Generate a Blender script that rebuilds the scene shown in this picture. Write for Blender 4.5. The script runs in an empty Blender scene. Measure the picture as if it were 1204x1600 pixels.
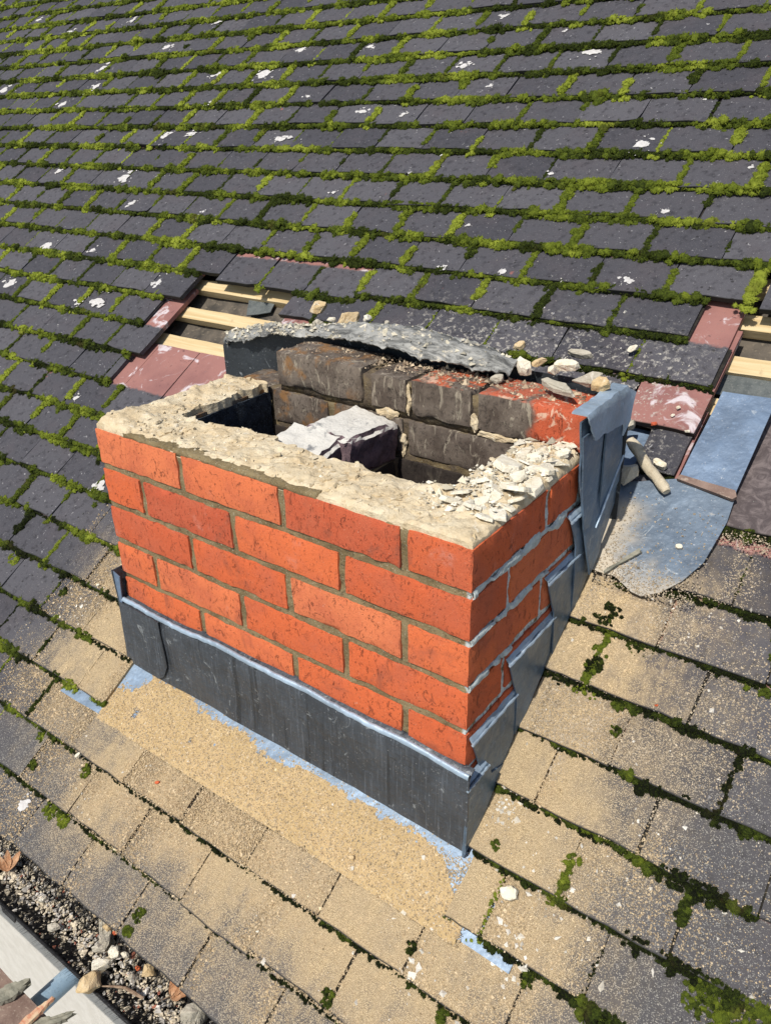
import bpy, bmesh, math, random
import numpy as np
from mathutils import Vector, Matrix, noise as mnoise

scene = bpy.context.scene
COL = scene.collection
random.seed(7)
rng = np.random.default_rng(7)

# ------------------------------------------------------------------ camera, light, exposure
CAM_LOC = (0.4269, -0.7577, 0.4967)
CAM_ROT = (1.0993, 0.0180, 0.6300)
cam_d = bpy.data.cameras.new('camera')
cam = bpy.data.objects.new('camera', cam_d)
COL.objects.link(cam)
cam.location = CAM_LOC
cam.rotation_euler = CAM_ROT
cam_d.sensor_fit = 'VERTICAL'
cam_d.sensor_height = 24.0
cam_d.lens = 24.0 * 1236.35 / 1600.0
cam_d.clip_start = 0.02
cam_d.clip_end = 2000
scene.camera = cam

SUN_EL, SUN_AZ = math.radians(53), math.radians(2)      # azimuth: left of straight down-slope
world = bpy.data.worlds.new('World')
scene.world = world
world.use_nodes = True
wn = world.node_tree
wn.nodes.clear()
sky = wn.nodes.new('ShaderNodeTexSky')
sky.sky_type = 'NISHITA'
sky.sun_disc = False
sky.sun_elevation = SUN_EL
sky.sun_rotation = math.pi - SUN_AZ
bg = wn.nodes.new('ShaderNodeBackground')
bg.inputs[1].default_value = 0.088
wo = wn.nodes.new('ShaderNodeOutputWorld')
wn.links.new(sky.outputs[0], bg.inputs[0])
wn.links.new(bg.outputs[0], wo.inputs[0])
sd = bpy.data.lights.new('sun', 'SUN')
sd.energy = 3.9
sd.angle = math.radians(0.8)
sd.color = (1.0, 0.955, 0.88)
sun = bpy.data.objects.new('sun', sd)
COL.objects.link(sun)
SUN_DIR = Vector((-math.sin(SUN_AZ) * math.cos(SUN_EL), -math.cos(SUN_AZ) * math.cos(SUN_EL), math.sin(SUN_EL)))
sun.rotation_euler = SUN_DIR.to_track_quat('Z', 'Y').to_euler()
sun.location = (0, 0, 5)
scene.view_settings.view_transform = 'Standard'
scene.view_settings.look = 'None'
scene.view_settings.exposure = 0.28
scene.view_settings.gamma = 1.0

# ------------------------------------------------------------------ roof frame
PITCH = 0.64543
YE, ZE = -0.33164, -0.75751
GA, TW = 0.10110, 0.16119                                # tile gauge and tile width
ES = np.array([0, math.cos(PITCH), math.sin(PITCH)])
EN = np.array([0, -math.sin(PITCH), math.cos(PITCH)])
O0 = np.array([0, YE, ZE])
MR = Matrix(((1, 0, 0, 0), (0, ES[1], EN[1], YE), (0, ES[2], EN[2], ZE), (0, 0, 0, 1)))
SLOPE = 0.119
def RP(x, s, n=0.0):
    return Vector((x, YE + s * ES[1] + n * EN[1], ZE + s * ES[2] + n * EN[2]))
def tile_n(s):
    return -SLOPE * (s - GA * math.floor(s / GA))
def zroof(y):
    return ZE + (y - YE) * math.tan(PITCH)
def fbm(x, y, z=0.0, o=4):
    return mnoise.fractal(Vector((x, y, z)), 0.8, 2.1, o)

# ------------------------------------------------------------------ node helpers
class M:
    def __init__(self, name):
        self.m = bpy.data.materials.new(name)
        self.m.use_nodes = True
        self.t = self.m.node_tree
        self.b = self.t.nodes['Principled BSDF']
        self._pos = None
    def n(self, kind, **kw):
        nd = self.t.nodes.new(kind)
        for k, v in kw.items():
            setattr(nd, k, v)
        return nd
    def set(self, sock, v):
        if isinstance(v, (int, float)):
            sock.default_value = v
        elif isinstance(v, (tuple, list)):
            sock.default_value = (*v, 1.0) if (len(v) == 3 and sock.type == 'RGBA') else v
        else:
            self.t.links.new(v, sock)
    def pos(self):
        if self._pos is None:
            self._pos = self.n('ShaderNodeNewGeometry').outputs['Position']
        return self._pos
    def objc(self):
        return self.n('ShaderNodeTexCoord').outputs['Object']
    def rnd(self):
        return self.n('ShaderNodeObjectInfo').outputs['Random']
    def attr(self, name):
        a = self.n('ShaderNodeAttribute'); a.attribute_name = name
        return a.outputs['Fac']
    def noise(self, scale, detail=3, rough=0.55, vec=None, dist=0.0):
        nd = self.n('ShaderNodeTexNoise')
        self.set(nd.inputs['Vector'], self.pos() if vec is None else vec)
        nd.inputs['Scale'].default_value = scale
        nd.inputs['Detail'].default_value = detail
        nd.inputs['Roughness'].default_value = rough
        nd.inputs['Distortion'].default_value = dist
        return nd.outputs['Fac']
    def vor(self, scale, feature='F1', out='Distance', vec=None, rand=1.0):
        nd = self.n('ShaderNodeTexVoronoi', feature=feature)
        self.set(nd.inputs['Vector'], self.pos() if vec is None else vec)
        nd.inputs['Scale'].default_value = scale
        nd.inputs['Randomness'].default_value = rand
        return nd.outputs[out]
    def ss(self, v, a, b, lo=0.0, hi=1.0):
        nd = self.n('ShaderNodeMapRange', interpolation_type='SMOOTHSTEP')
        self.set(nd.inputs[0], v)
        for i, q in enumerate((a, b, lo, hi)):
            self.set(nd.inputs[i + 1], q)
        return nd.outputs[0]
    def ma(self, op, a, b=0.0, c=0.0, clamp=False):
        nd = self.n('ShaderNodeMath', operation=op, use_clamp=clamp)
        self.set(nd.inputs[0], a); self.set(nd.inputs[1], b); self.set(nd.inputs[2], c)
        return nd.outputs[0]
    def vm(self, op, a, b=(0, 0, 0), out=0):
        nd = self.n('ShaderNodeVectorMath', operation=op)
        self.set(nd.inputs[0], a); self.set(nd.inputs[1], b)
        return nd.outputs[out]
    def scaled(self, v, sx, sy, sz):
        return self.vm('MULTIPLY', v, (sx, sy, sz))
    def mix(self, f, a, b, blend='MIX'):
        nd = self.n('ShaderNodeMix', data_type='RGBA', blend_type=blend)
        self.set(nd.inputs[0], f); self.set(nd.inputs[6], a); self.set(nd.inputs[7], b)
        return nd.outputs[2]
    def ramp(self, f, stops):
        nd = self.n('ShaderNodeValToRGB')
        self.set(nd.inputs[0], f)
        e = nd.color_ramp.elements
        while len(e) < len(stops):
            e.new(0.5)
        for el, (p, c) in zip(e, stops):
            el.position = p; el.color = (*c, 1)
        return nd.outputs[0]
    def bump(self, h, strength=0.5, dist=0.002, prev=None):
        nd = self.n('ShaderNodeBump')
        nd.inputs['Strength'].default_value = strength
        nd.inputs['Distance'].default_value = dist
        self.set(nd.inputs['Height'], h)
        if prev is not None:
            self.set(nd.inputs['Normal'], prev)
        return nd.outputs[0]
    def roofxs(self):
        """x and distance up the slope, as two sockets"""
        p = self.vm('SUBTRACT', self.pos(), tuple(O0))
        nd = self.n('ShaderNodeVectorMath', operation='DOT_PRODUCT')
        self.set(nd.inputs[0], p); nd.inputs[1].default_value = tuple(ES)
        sx = self.n('ShaderNodeSeparateXYZ'); self.set(sx.inputs[0], self.pos())
        return sx.outputs[0], nd.outputs['Value']
    def boxdist(self, x, s, cx, cs, hx, hs):
        dx = self.ma('MAXIMUM', self.ma('SUBTRACT', self.ma('ABSOLUTE', self.ma('SUBTRACT', x, cx)), hx), 0.0)
        ds = self.ma('MAXIMUM', self.ma('SUBTRACT', self.ma('ABSOLUTE', self.ma('SUBTRACT', s, cs)), hs), 0.0)
        return self.ma('SQRT', self.ma('ADD', self.ma('MULTIPLY', dx, dx), self.ma('MULTIPLY', ds, ds)))
    def out(self, color=None, rough=0.8, metal=None, normal=None, spec=None):
        if color is not None: self.set(self.b.inputs['Base Color'], color)
        self.set(self.b.inputs['Roughness'], rough)
        if metal is not None: self.set(self.b.inputs['Metallic'], metal)
        if normal is not None: self.set(self.b.inputs['Normal'], normal)
        if spec is not None: self.set(self.b.inputs['Specular IOR Level'], spec)
        return self.m

# ------------------------------------------------------------------ materials
def mat_tile():
    k = M('concrete_tile')
    ly = k.attr('ly'); mode = k.attr('mode')
    r = k.ma('FRACT', k.ma('ADD', k.rnd(), k.attr('rn')))
    x, s = k.roofxs()
    n1 = k.noise(9, 4, 0.6); n2 = k.noise(60, 4, 0.6); n3 = k.noise(420, 2, 0.6)
    base = k.mix(r, (0.041, 0.040, 0.048), (0.080, 0.077, 0.086))
    base = k.mix(k.ss(n1, 0.45, 0.75, 0, 0.6), base, (0.068, 0.058, 0.064))
    base = k.mix(k.ss(n2, 0.50, 0.72, 0, 0.7), base, (0.018, 0.017, 0.021))
    # fine sand in the face: pale and dark specks
    base = k.mix(k.ss(n3, 0.60, 0.72, 0, 0.55), base, (0.17, 0.16, 0.165))
    base = k.mix(k.ss(k.noise(500, 2, 0.6, vec=k.vm('ADD', k.pos(), (3.1, 1.7, 0.3))), 0.62, 0.74, 0, 0.7), base, (0.015, 0.014, 0.018))
    # thin scrapes and pale spatter
    sp = k.ss(k.noise(120, 3, 0.6, vec=k.vm('ADD', k.pos(), (7, 2, 1)), dist=0.6), 0.665, 0.71, 0, 0.8)
    base = k.mix(sp, base, (0.30, 0.29, 0.29))
    dots = k.ss(k.vor(40), 0.10, 0.14, 1, 0)
    base = k.mix(k.ma('MULTIPLY', dots, 0.75), base, (0.012, 0.011, 0.012))
    # worn-through patches of red body
    red0 = k.mix(n2, (0.22, 0.075, 0.06), (0.32, 0.12, 0.10))
    base = k.mix(k.ss(k.noise(16, 3, 0.6, vec=k.vm('ADD', k.pos(), (1, 5, 2))), 0.72, 0.78, 0, 0.8), base, red0)
    # head of the tile never weathered: red body with pale bloom
    redb = k.mix(k.ss(n1, 0.35, 0.7), (0.29, 0.135, 0.115), (0.22, 0.10, 0.09))
    redb = k.mix(k.ss(k.noise(17, 5, 0.6, dist=1.2), 0.55, 0.66, 0, 0.9), redb, (0.56, 0.50, 0.51))
    redb = k.mix(k.ss(n2, 0.62, 0.72, 0, 0.8), redb, (0.09, 0.04, 0.04))
    headmask = k.ss(k.ma('ADD', ly, k.ma('MULTIPLY', k.ma('SUBTRACT', n2, 0.5), 0.02)), 0.098, 0.106)
    headmask = k.ma('MAXIMUM', headmask, k.ma('COMPARE', mode, 1.0, 0.1))
    headmask = k.ma('MULTIPLY', headmask, k.ma('SUBTRACT', 1.0, k.ma('COMPARE', mode, 2.0, 0.1)))
    base = k.mix(headmask, base, redb)
    brown = k.mix(k.ss(k.noise(40, 5, 0.7, dist=1.0), 0.4, 0.65), (0.07, 0.055, 0.055), (0.16, 0.13, 0.125))
    base = k.mix(k.ma('COMPARE', mode, 2.0, 0.1), base, brown)
    # grit washed over the lower courses, and mortar dust near the stack
    wob = k.ma('ADD', k.ma('MULTIPLY', k.ma('SUBTRACT', k.noise(7, 4, 0.6), 0.5), 0.26), k.ma('MULTIPLY', k.ma('SUBTRACT', k.noise(1.0, 4, 0.65, vec=k.scaled(k.pos(), 34, 11, 11)), 0.5), 0.22))
    d1 = k.ma('ADD', k.boxdist(x, s, -0.30, 0.31, 0.37, 0.12), wob)
    d2 = k.ma('ADD', k.boxdist(x, s, 0.05, 0.60, 0.045, 0.27), wob)
    d3 = k.ma('ADD', k.boxdist(x, s, -0.87, 0.46, 0.03, 0.09), wob)
    dd = k.ma('MINIMUM', d1, k.ma('MINIMUM', d2, d3))
    dust = k.ss(dd, -0.02, 0.26, 1, 0)
    grit = k.ss(k.ma('ADD', d1, 0.0), 0.05, 0.62, 1, 0)
    gv = k.n('ShaderNodeTexVoronoi', feature='F1'); k.set(gv.inputs['Vector'], k.pos()); gv.inputs['Scale'].default_value = 600
    gsep = k.n('ShaderNodeSeparateColor'); k.set(gsep.inputs[0], gv.outputs['Color'])
    gr = k.ma('ADD', k.ma('MULTIPLY', gsep.outputs[0], 0.8), k.ma('MULTIPLY', k.noise(75, 3, 0.6), 0.36))
    thr = k.ma('SUBTRACT', 0.99, k.ma('ADD', k.ma('MULTIPLY', grit, 0.56), k.ma('MULTIPLY', dust, 0.26)))
    gm = k.ma('MULTIPLY', k.ss(k.ma('SUBTRACT', gr, thr), -0.02, 0.04), k.ss(gv.outputs['Distance'], 0.62, 0.40))
    gcol = k.mix(dust, (0.125, 0.12, 0.112), (0.44, 0.325, 0.175))
    gcol = k.mix(gsep.outputs[1], gcol, k.mix(dust, (0.30, 0.285, 0.255), (0.66, 0.51, 0.30)))
    onface = k.ss(ly, 0.0005, 0.003)
    base = k.mix(k.ma('MULTIPLY', k.ma('MULTIPLY', grit, onface), 0.6), base, (0.088, 0.080, 0.072))
    solid = k.ss(k.ma('ADD', dd, k.ma('MULTIPLY', k.ma('SUBTRACT', k.noise(45, 4, 0.7), 0.5), 0.22)), -0.03, 0.13, 0.92, 0)
    sandc = k.mix(k.ss(gsep.outputs[2], 0.05, 0.95), (0.38, 0.27, 0.14), (0.80, 0.60, 0.34))
    sandc = k.mix(k.ss(gv.outputs['Distance'], 0.5, 0.8, 0, 0.4), sandc, (0.20, 0.14, 0.075))
    sandc = k.mix(k.ss(k.noise(55, 4, 0.7, vec=k.vm('ADD', k.pos(), (2, 2, 6))), 0.56, 0.72, 0, 0.4), sandc, (0.34, 0.28, 0.20))
    base = k.mix(k.ma('MULTIPLY', solid, onface), base, sandc)
    base = k.mix(k.ma('MULTIPLY', gm, onface), base, gcol)
    base = k.mix(k.ma('MULTIPLY', k.ma('MULTIPLY', dust, onface), k.ss(k.noise(30, 4, 0.7), 0.3, 0.65, 0.05, 0.5)), base, (0.40, 0.305, 0.19))
    # pale powder behind the stack
    d4 = k.boxdist(x, s, -0.28, 1.25, 0.25, 0.08)
    pw = k.ma('MULTIPLY', k.ss(d4, 0.0, 0.16, 1, 0), k.ss(k.noise(90, 4, 0.75), 0.52, 0.66, 0, 0.8))
    base = k.mix(pw, base, (0.42, 0.39, 0.34))
    # black algae on the tail edge, with the edge's shade painted in
    tail = k.ss(ly, -0.001, 0.004, 1, 0)
    base = k.mix(k.ma('MULTIPLY', tail, 0.9), base, (0.016, 0.016, 0.011))
    b = k.bump(k.noise(700, 2, 0.7), 0.35, 0.0012)
    b = k.bump(k.noise(90, 4, 0.65), 0.3, 0.003, b)
    b = k.bump(gm, 0.6, 0.0014, b)
    b = k.bump(k.ma('MULTIPLY', k.ma('SUBTRACT', 1.0, gv.outputs['Distance']), solid), 0.45, 0.0014, b)
    return k.out(base, 0.82, normal=b, spec=0.35)

def mat_moss():
    k = M('moss_green')
    t = k.attr('tone')
    t2 = k.ma('ADD', t, k.ma('MULTIPLY', k.ma('SUBTRACT', k.noise(260, 4, 0.75), 0.5), 1.15), clamp=True)
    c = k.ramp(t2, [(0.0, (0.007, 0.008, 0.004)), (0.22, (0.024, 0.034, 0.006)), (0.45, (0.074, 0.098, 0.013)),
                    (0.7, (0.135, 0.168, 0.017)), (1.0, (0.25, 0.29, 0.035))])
    c = k.mix(k.ss(k.noise(14, 3), 0.6, 0.75, 0, 0.55), c, (0.07, 0.055, 0.018))
    b = k.bump(k.noise(900, 3, 0.8), 0.9, 0.003)
    return k.out(c, 0.95, normal=b, spec=0.1)

def mat_brick(name, interior=False):
    k = M(name)
    r = k.rnd()
    n1 = k.noise(14, 4, 0.6); n2 = k.noise(120, 4, 0.65); n3 = k.noise(600, 2, 0.7)
    c = k.ramp(r, [(0.0, (0.45, 0.088, 0.04)), (0.3, (0.58, 0.118, 0.04)), (0.75, (0.64, 0.145, 0.05)), (1.0, (0.66, 0.19, 0.08))])
    c = k.mix(k.ss(n1, 0.4, 0.7, 0, 0.7), c, (0.46, 0.11, 0.055))
    # drag-wire creases: short dark pits, mostly upright
    v = k.scaled(k.pos(), 1.0, 1.0, 0.55)
    cr = k.ss(k.noise(210, 4, 0.75, vec=v, dist=0.8), 0.60, 0.68)
    cr2 = k.ss(k.noise(70, 5, 0.75, vec=v, dist=1.2), 0.585, 0.63)
    pit = k.ma('MAXIMUM', cr, k.ma('MULTIPLY', cr2, 0.8))
    pit = k.ma('MULTIPLY', pit, k.ss(k.noise(19, 3, 0.6, vec=k.vm('ADD', k.pos(), (4, 4, 8))), 0.36, 0.62, 0.15, 1.0))
    c = k.mix(k.ma('MULTIPLY', pit, 0.7), c, (0.12, 0.03, 0.018))
    c = k.mix(k.ss(n3, 0.60, 0.72, 0, 0.6), c, (0.68, 0.30, 0.15))
    c = k.mix(k.ss(k.noise(330, 3, 0.7, vec=k.vm('ADD', k.pos(), (5, 5, 1))), 0.60, 0.68, 0, 0.6), c, (0.20, 0.045, 0.022))
    c = k.mix(k.ss(k.noise(90, 5, 0.8, vec=k.vm('ADD', k.pos(), (1, 8, 1)), dist=2.0), 0.63, 0.66, 0, 0.75), c, (0.09, 0.035, 0.025))
    c = k.mix(k.ss(k.noise(8, 5, 0.7, vec=k.vm('ADD', k.pos(), (6, 1, 3)), dist=0.6), 0.55, 0.72, 0, 0.65), c, (0.24, 0.075, 0.045))
    bl = k.ss(k.noise(11, 4, 0.65, vec=k.vm('ADD', k.pos(), (2, 3, 4))), 0.60, 0.74, 0, 0.55)
    c = k.mix(k.ma('MULTIPLY', bl, k.ss(n2, 0.35, 0.6)), c, (0.56, 0.26, 0.20))
    c = k.mix(k.ss(k.noise(150, 4, 0.8, dist=1.5), 0.66, 0.72, 0, 0.6), c, (0.62, 0.45, 0.36))
    if interior:
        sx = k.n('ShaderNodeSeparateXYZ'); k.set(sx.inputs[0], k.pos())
        xx = k.ma('ADD', sx.outputs[0], k.ma('MULTIPLY', k.ma('SUBTRACT', k.noise(22, 4, 0.6), 0.5), 0.06))
        soot = k.mix(k.ss(n1, 0.35, 0.65), (0.085, 0.064, 0.05), (0.18, 0.145, 0.115))
        soot = k.mix(k.ss(n2, 0.5, 0.72, 0, 0.7), soot, (0.03, 0.024, 0.02))
        soot = k.mix(k.ss(k.noise(45, 5, 0.75, vec=k.scaled(k.pos(), 1, 1, 0.35), dist=1.4), 0.545, 0.64, 0, 0.8), soot, (0.36, 0.31, 0.235))
        # rust-brown leaching on the left bricks
        soot = k.mix(k.ma('MULTIPLY', k.ss(xx, -0.42, -0.5), k.ss(k.noise(26, 4, 0.6), 0.5, 0.66, 0, 0.8)), soot, (0.26, 0.13, 0.045))
        low_soot_shade = k.ss(sx.outputs[2], -0.045, -0.085)  # soot blackens downward; the shade inside the flues is painted in with it
        soot = k.mix(k.ma('MULTIPLY', low_soot_shade, k.ss(n1, 0.3, 0.6, 0.72, 0.96)), soot, (0.022, 0.017, 0.015))
        # the faces broken clean by the demolition stay orange
        clean = k.ma('MULTIPLY', k.ss(xx, -0.105, -0.085), k.ss(sx.outputs[2], -0.002, 0.004))
        topc = k.ma('MULTIPLY', k.ss(sx.outputs[2], 0.0745, 0.0762), k.ss(k.noise(30, 3), 0.40, 0.55))
        topc = k.ma('MULTIPLY', topc, k.ss(xx, -0.42, -0.36))
        c = k.mix(k.ss(k.noise(38, 5, 0.7, dist=0.8), 0.54, 0.62, 0, 0.75), c, (0.66, 0.48, 0.35))
        c = k.mix(k.ma('MAXIMUM', clean, k.ma('MULTIPLY', topc, 0.85)), soot, c)
    b = k.bump(k.ma('SUBTRACT', 1.0, pit), 0.8, 0.003)
    b = k.bump(n3, 0.6, 0.0018, b)
    b = k.bump(n2, 0.3, 0.003, b)
    return k.out(c, 0.88, normal=b, spec=0.25)

def mat_feather():
    k = M('burnt_brick')
    g = k.n('ShaderNodeNewGeometry')
    sz = k.n('ShaderNodeSeparateXYZ'); k.set(sz.inputs[0], g.outputs['True Normal'])
    n1 = k.noise(30, 5, 0.7); n2 = k.noise(160, 4, 0.7)
    c = k.mix(k.ss(n1, 0.4, 0.6), (0.11, 0.078, 0.088), (0.19, 0.13, 0.14))
    c = k.mix(k.ss(n2, 0.55, 0.7), c, (0.03, 0.024, 0.028))
    ash = k.mix(n2, (0.50, 0.47, 0.42), (0.72, 0.69, 0.62))
    ash = k.mix(k.ss(n1, 0.55, 0.68), ash, (0.20, 0.20, 0.20))
    c = k.mix(k.ss(k.ma('ADD', sz.outputs[2], k.ma('MULTIPLY', k.ma('SUBTRACT', n1, 0.5), 0.8)), 0.5, 0.75), c, ash)
    return k.out(c, 0.92, normal=k.bump(n2, 0.6, 0.004), spec=0.2)

def mat_joint():
    k = M('lime_joint')
    n1 = k.noise(18, 4, 0.6); n2 = k.noise(150, 4, 0.7); n3 = k.noise(420, 2, 0.6)
    c = k.mix(k.ss(n1, 0.35, 0.65), (0.155, 0.115, 0.058), (0.24, 0.185, 0.10))
    c = k.mix(k.ss(n2, 0.52, 0.7, 0, 0.8), c, (0.075, 0.06, 0.036))
    c = k.mix(k.ss(n3, 0.62, 0.7, 0, 0.8), c, (0.44, 0.40, 0.31))
    g = k.n('ShaderNodeNewGeometry')
    sx = k.n('ShaderNodeSeparateXYZ'); k.set(sx.inputs[0], k.pos())
    side = k.ss(sx.outputs[0], -0.012, -0.006)
    pale = k.ma('MULTIPLY', side, k.ss(k.noise(26, 4, 0.65, vec=k.vm('ADD', k.pos(), (4, 1, 1))), 0.38, 0.47))
    c = k.mix(pale, c, k.mix(k.ss(n2, 0.5, 0.6), (0.58, 0.64, 0.62), (0.30, 0.31, 0.28)))
    # smoke-black inside the flues
    ins = k.ma('MULTIPLY', k.ss(sx.outputs[1], 0.02, 0.05), k.ss(sx.outputs[0], -0.03, -0.06))
    c = k.mix(k.ma('MULTIPLY', ins, k.ss(k.noise(20, 4, 0.7), 0.35, 0.6, 0.05, 0.85)), c, (0.09, 0.07, 0.055))
    return k.out(c, 0.95, normal=k.bump(n2, 0.8, 0.004), spec=0.15)

def mat_crust(name, cols, flake=True):
    k = M(name)
    n1 = k.noise(16, 4, 0.6); n2 = k.noise(85, 5, 0.7); n3 = k.noise(380, 3, 0.7)
    c = k.mix(k.ss(n1, 0.36, 0.66), cols[0], cols[1])
    c = k.mix(k.ss(n2, 0.50, 0.70, 0, 0.8), c, cols[2])
    c = k.mix(k.ss(k.noise(60, 5, 0.7, vec=k.vm('ADD', k.pos(), (5, 2, 7)), dist=1.2), 0.60, 0.66, 0, 0.75), c, cols[3])
    c = k.mix(k.ss(n3, 0.60, 0.72, 0, 0.45), c, cols[3])
    b = k.bump(n3, 0.45, 0.002)
    b = k.bump(k.noise(110, 5, 0.7, dist=1.0), 0.6, 0.005, b)
    if flake:
        b = k.bump(k.vor(55, 'F1', 'Distance', vec=k.vm('ADD', k.pos(), k.vm('MULTIPLY', k.vm('ADD', (0, 0, 0), k.n2v(30)), (0.012, 0.012, 0.012)))), 0.5, 0.006, b)
    return k.out(c, 0.95, normal=b, spec=0.15)
def n2v(self, scale):
    nd = self.n('ShaderNodeTexNoise')
    self.set(nd.inputs['Vector'], self.pos()); nd.inputs['Scale'].default_value = scale
    return nd.outputs['Color']
M.n2v = n2v

def mat_lead(name, base=(0.20, 0.225, 0.25), dusty=0.0, streak=True, rough=0.46, metal=0.75):
    k = M(name)
    n1 = k.noise(10, 4, 0.6); n2 = k.noise(70, 4, 0.6); n3 = k.noise(300, 3, 0.6)
    c = k.mix(k.ss(n1, 0.3, 0.7), tuple(0.8 * q for q in base), tuple(1.25 * q for q in base))
    c = k.mix(k.ss(n2, 0.55, 0.7, 0, 0.4), c, tuple(1.7 * q for q in base))
    if streak:
        st = k.noise(1.0, 5, 0.75, vec=k.scaled(k.pos(), 240, 90, 9))
        c = k.mix(k.ss(st, 0.52, 0.66, 0, 0.65), c, tuple(2.3 * q for q in base))
        st2 = k.noise(1.0, 3, 0.6, vec=k.scaled(k.pos(), 70, 40, 1.5))
        c = k.mix(k.ss(st2, 0.60, 0.66, 0, 0.7), c, tuple(0.35 * q for q in base))
        sc = k.noise(1.0, 3, 0.6, vec=k.scaled(k.pos(), 40, 60, 260))
        c = k.mix(k.ss(sc, 0.60, 0.68, 0, 0.4), c, tuple(0.4 * q for q in base))
    c = k.mix(k.ss(n3, 0.66, 0.72, 0, 0.6), c, (0.5, 0.5, 0.5))
    met = metal; ro = k.ma('ADD', rough, k.ma('MULTIPLY', k.ma('SUBTRACT', n2, 0.5), 0.4))
    if dusty:
        x, s = k.roofxs()
        dm = k.ma('ADD', k.ss(k.ma('ADD', x, k.ma('MULTIPLY', k.ma('SUBTRACT', k.noise(14, 4, 0.6), 0.5), 0.11)), 0.015, 0.085, 1, 0),
                  k.ss(k.ma('ADD', s, k.ma('MULTIPLY', k.ma('SUBTRACT', k.noise(20, 4, 0.6), 0.5), 0.09)), 0.89, 0.95, 0.7, 0), clamp=True)
        dm = k.ma('MULTIPLY', dm, k.ss(s, 1.06, 1.02, 0, 1))
        dm = k.ma('ADD', dm, k.ss(n2, 0.62, 0.75, 0, 0.5), clamp=True)
        dm = k.ma('MULTIPLY', dm, dusty)
        c = k.mix(dm, c, k.mix(n2, (0.36, 0.30, 0.22), (0.50, 0.44, 0.34)))
        met = k.ma('MULTIPLY', k.ma('SUBTRACT', 1.0, dm), metal)
    c = k.mix(k.ss(k.noise(24, 5, 0.75, vec=k.vm('ADD', k.pos(), (3, 9, 2)), dist=1.5), 0.60, 0.68, 0, 0.45), c, (0.46, 0.49, 0.50))
    c = k.mix(k.ss(k.noise(33, 5, 0.7, vec=k.vm('ADD', k.pos(), (8, 1, 5)), dist=0.8), 0.60, 0.72, 0, 0.5), c, tuple(0.45 * q for q in base))
    b = k.bump(n1, 0.5, 0.012)
    b = k.bump(k.noise(45, 3, 0.5), 0.5, 0.005, b)
    b = k.bump(n3, 0.2, 0.001, b)
    return k.out(c, ro, metal=met, normal=b)

def mat_wood(name, a, b_, d, axis=(4, 90, 90)):
    k = M(name)
    g = k.noise(1.0, 5, 0.6, vec=k.scaled(k.pos(), *axis))
    c = k.mix(k.ss(g, 0.35, 0.65), a, b_)
    c = k.mix(k.ss(k.noise(30, 4, 0.7), 0.60, 0.75, 0, 0.6), c, d)
    c = k.mix(k.ss(k.noise(260, 3, 0.7), 0.62, 0.72, 0, 0.4), c, d)
    return k.out(c, 0.85, normal=k.bump(g, 0.35, 0.002), spec=0.2)

def mat_simple(name, a, b_, scale, rough=0.85, bump=0.5, bd=0.003, third=None, spec=0.25, metal=None):
    k = M(name)
    n1 = k.noise(scale, 5, 0.65); n2 = k.noise(scale * 6, 3, 0.65)
    r = k.rnd()
    c = k.mix(k.ss(n1, 0.35, 0.65), a, b_)
    if third is not None:
        c = k.mix(k.ss(n2, 0.55, 0.7, 0, 0.75), c, third)
    return k.out(c, rough, normal=k.bump(n2, bump, bd), spec=spec, metal=metal)

def mat_attrcol(name, rough=0.9, nz=300):
    """colour carried by each grain or pebble itself"""
    k = M(name)
    a = k.n('ShaderNodeAttribute'); a.attribute_name = 'tint'
    c = k.mix(k.ss(k.noise(nz, 3, 0.7), 0.45, 0.7, 0, 0.4), a.outputs['Color'], k.mix(0.5, a.outputs['Color'], (0.1, 0.09, 0.08)))
    return k.out(c, rough, normal=k.bump(k.noise(nz * 2, 2), 0.4, 0.001), spec=0.2)

MT = {}
MT['tile'] = mat_tile()
MT['moss'] = mat_moss()
MT['brick'] = mat_brick('orange_brick')
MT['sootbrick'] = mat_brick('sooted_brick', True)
MT['feather'] = mat_feather()
MT['joint'] = mat_joint()
MT['crust'] = mat_crust('mortar_crust', [(0.58, 0.46, 0.29), (0.67, 0.57, 0.40), (0.42, 0.32, 0.19), (0.74, 0.67, 0.54)])
MT['flake'] = mat_crust('mortar_flake', [(0.70, 0.63, 0.49), (0.76, 0.71, 0.59), (0.62, 0.52, 0.35), (0.80, 0.77, 0.69)], False)
MT['greyflake'] = mat_crust('grey_mortar', [(0.42, 0.38, 0.30), (0.52, 0.47, 0.38), (0.30, 0.27, 0.20), (0.60, 0.56, 0.48)], False)
MT['tanstone'] = mat_crust('tan_mortar', [(0.56, 0.41, 0.22), (0.63, 0.49, 0.30), (0.42, 0.28, 0.13), (0.68, 0.60, 0.46)], False)
MT['smear'] = mat_crust('pale_mortar_smear', [(0.44, 0.49, 0.48), (0.54, 0.59, 0.57), (0.28, 0.28, 0.24), (0.62, 0.65, 0.62)], False)
MT['stick'] = mat_crust('stick_mortar', [(0.50, 0.43, 0.31), (0.58, 0.50, 0.37), (0.36, 0.29, 0.19), (0.64, 0.58, 0.46)], False)
MT['sand'] = mat_crust('sand', [(0.46, 0.33, 0.165), (0.51, 0.37, 0.195), (0.36, 0.25, 0.12), (0.60, 0.47, 0.28)], False)
MT['lead'] = mat_lead('lead', (0.125, 0.175, 0.25), streak=False, rough=0.6, metal=0.3)
MT['leadfoot'] = mat_lead('apron_lead', (0.20, 0.265, 0.345), streak=False, rough=0.55, metal=0.3)  # bluish sky reflection is put into the base colour
MT['blacklead'] = mat_lead('black_lead', (0.018, 0.022, 0.026), streak=False, rough=0.6, metal=0.0)  # one even near-black base, for the gutter upstand
MT['leaddark'] = mat_lead('dark_lead', (0.052, 0.059, 0.069), rough=0.45, metal=0.3)
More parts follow.
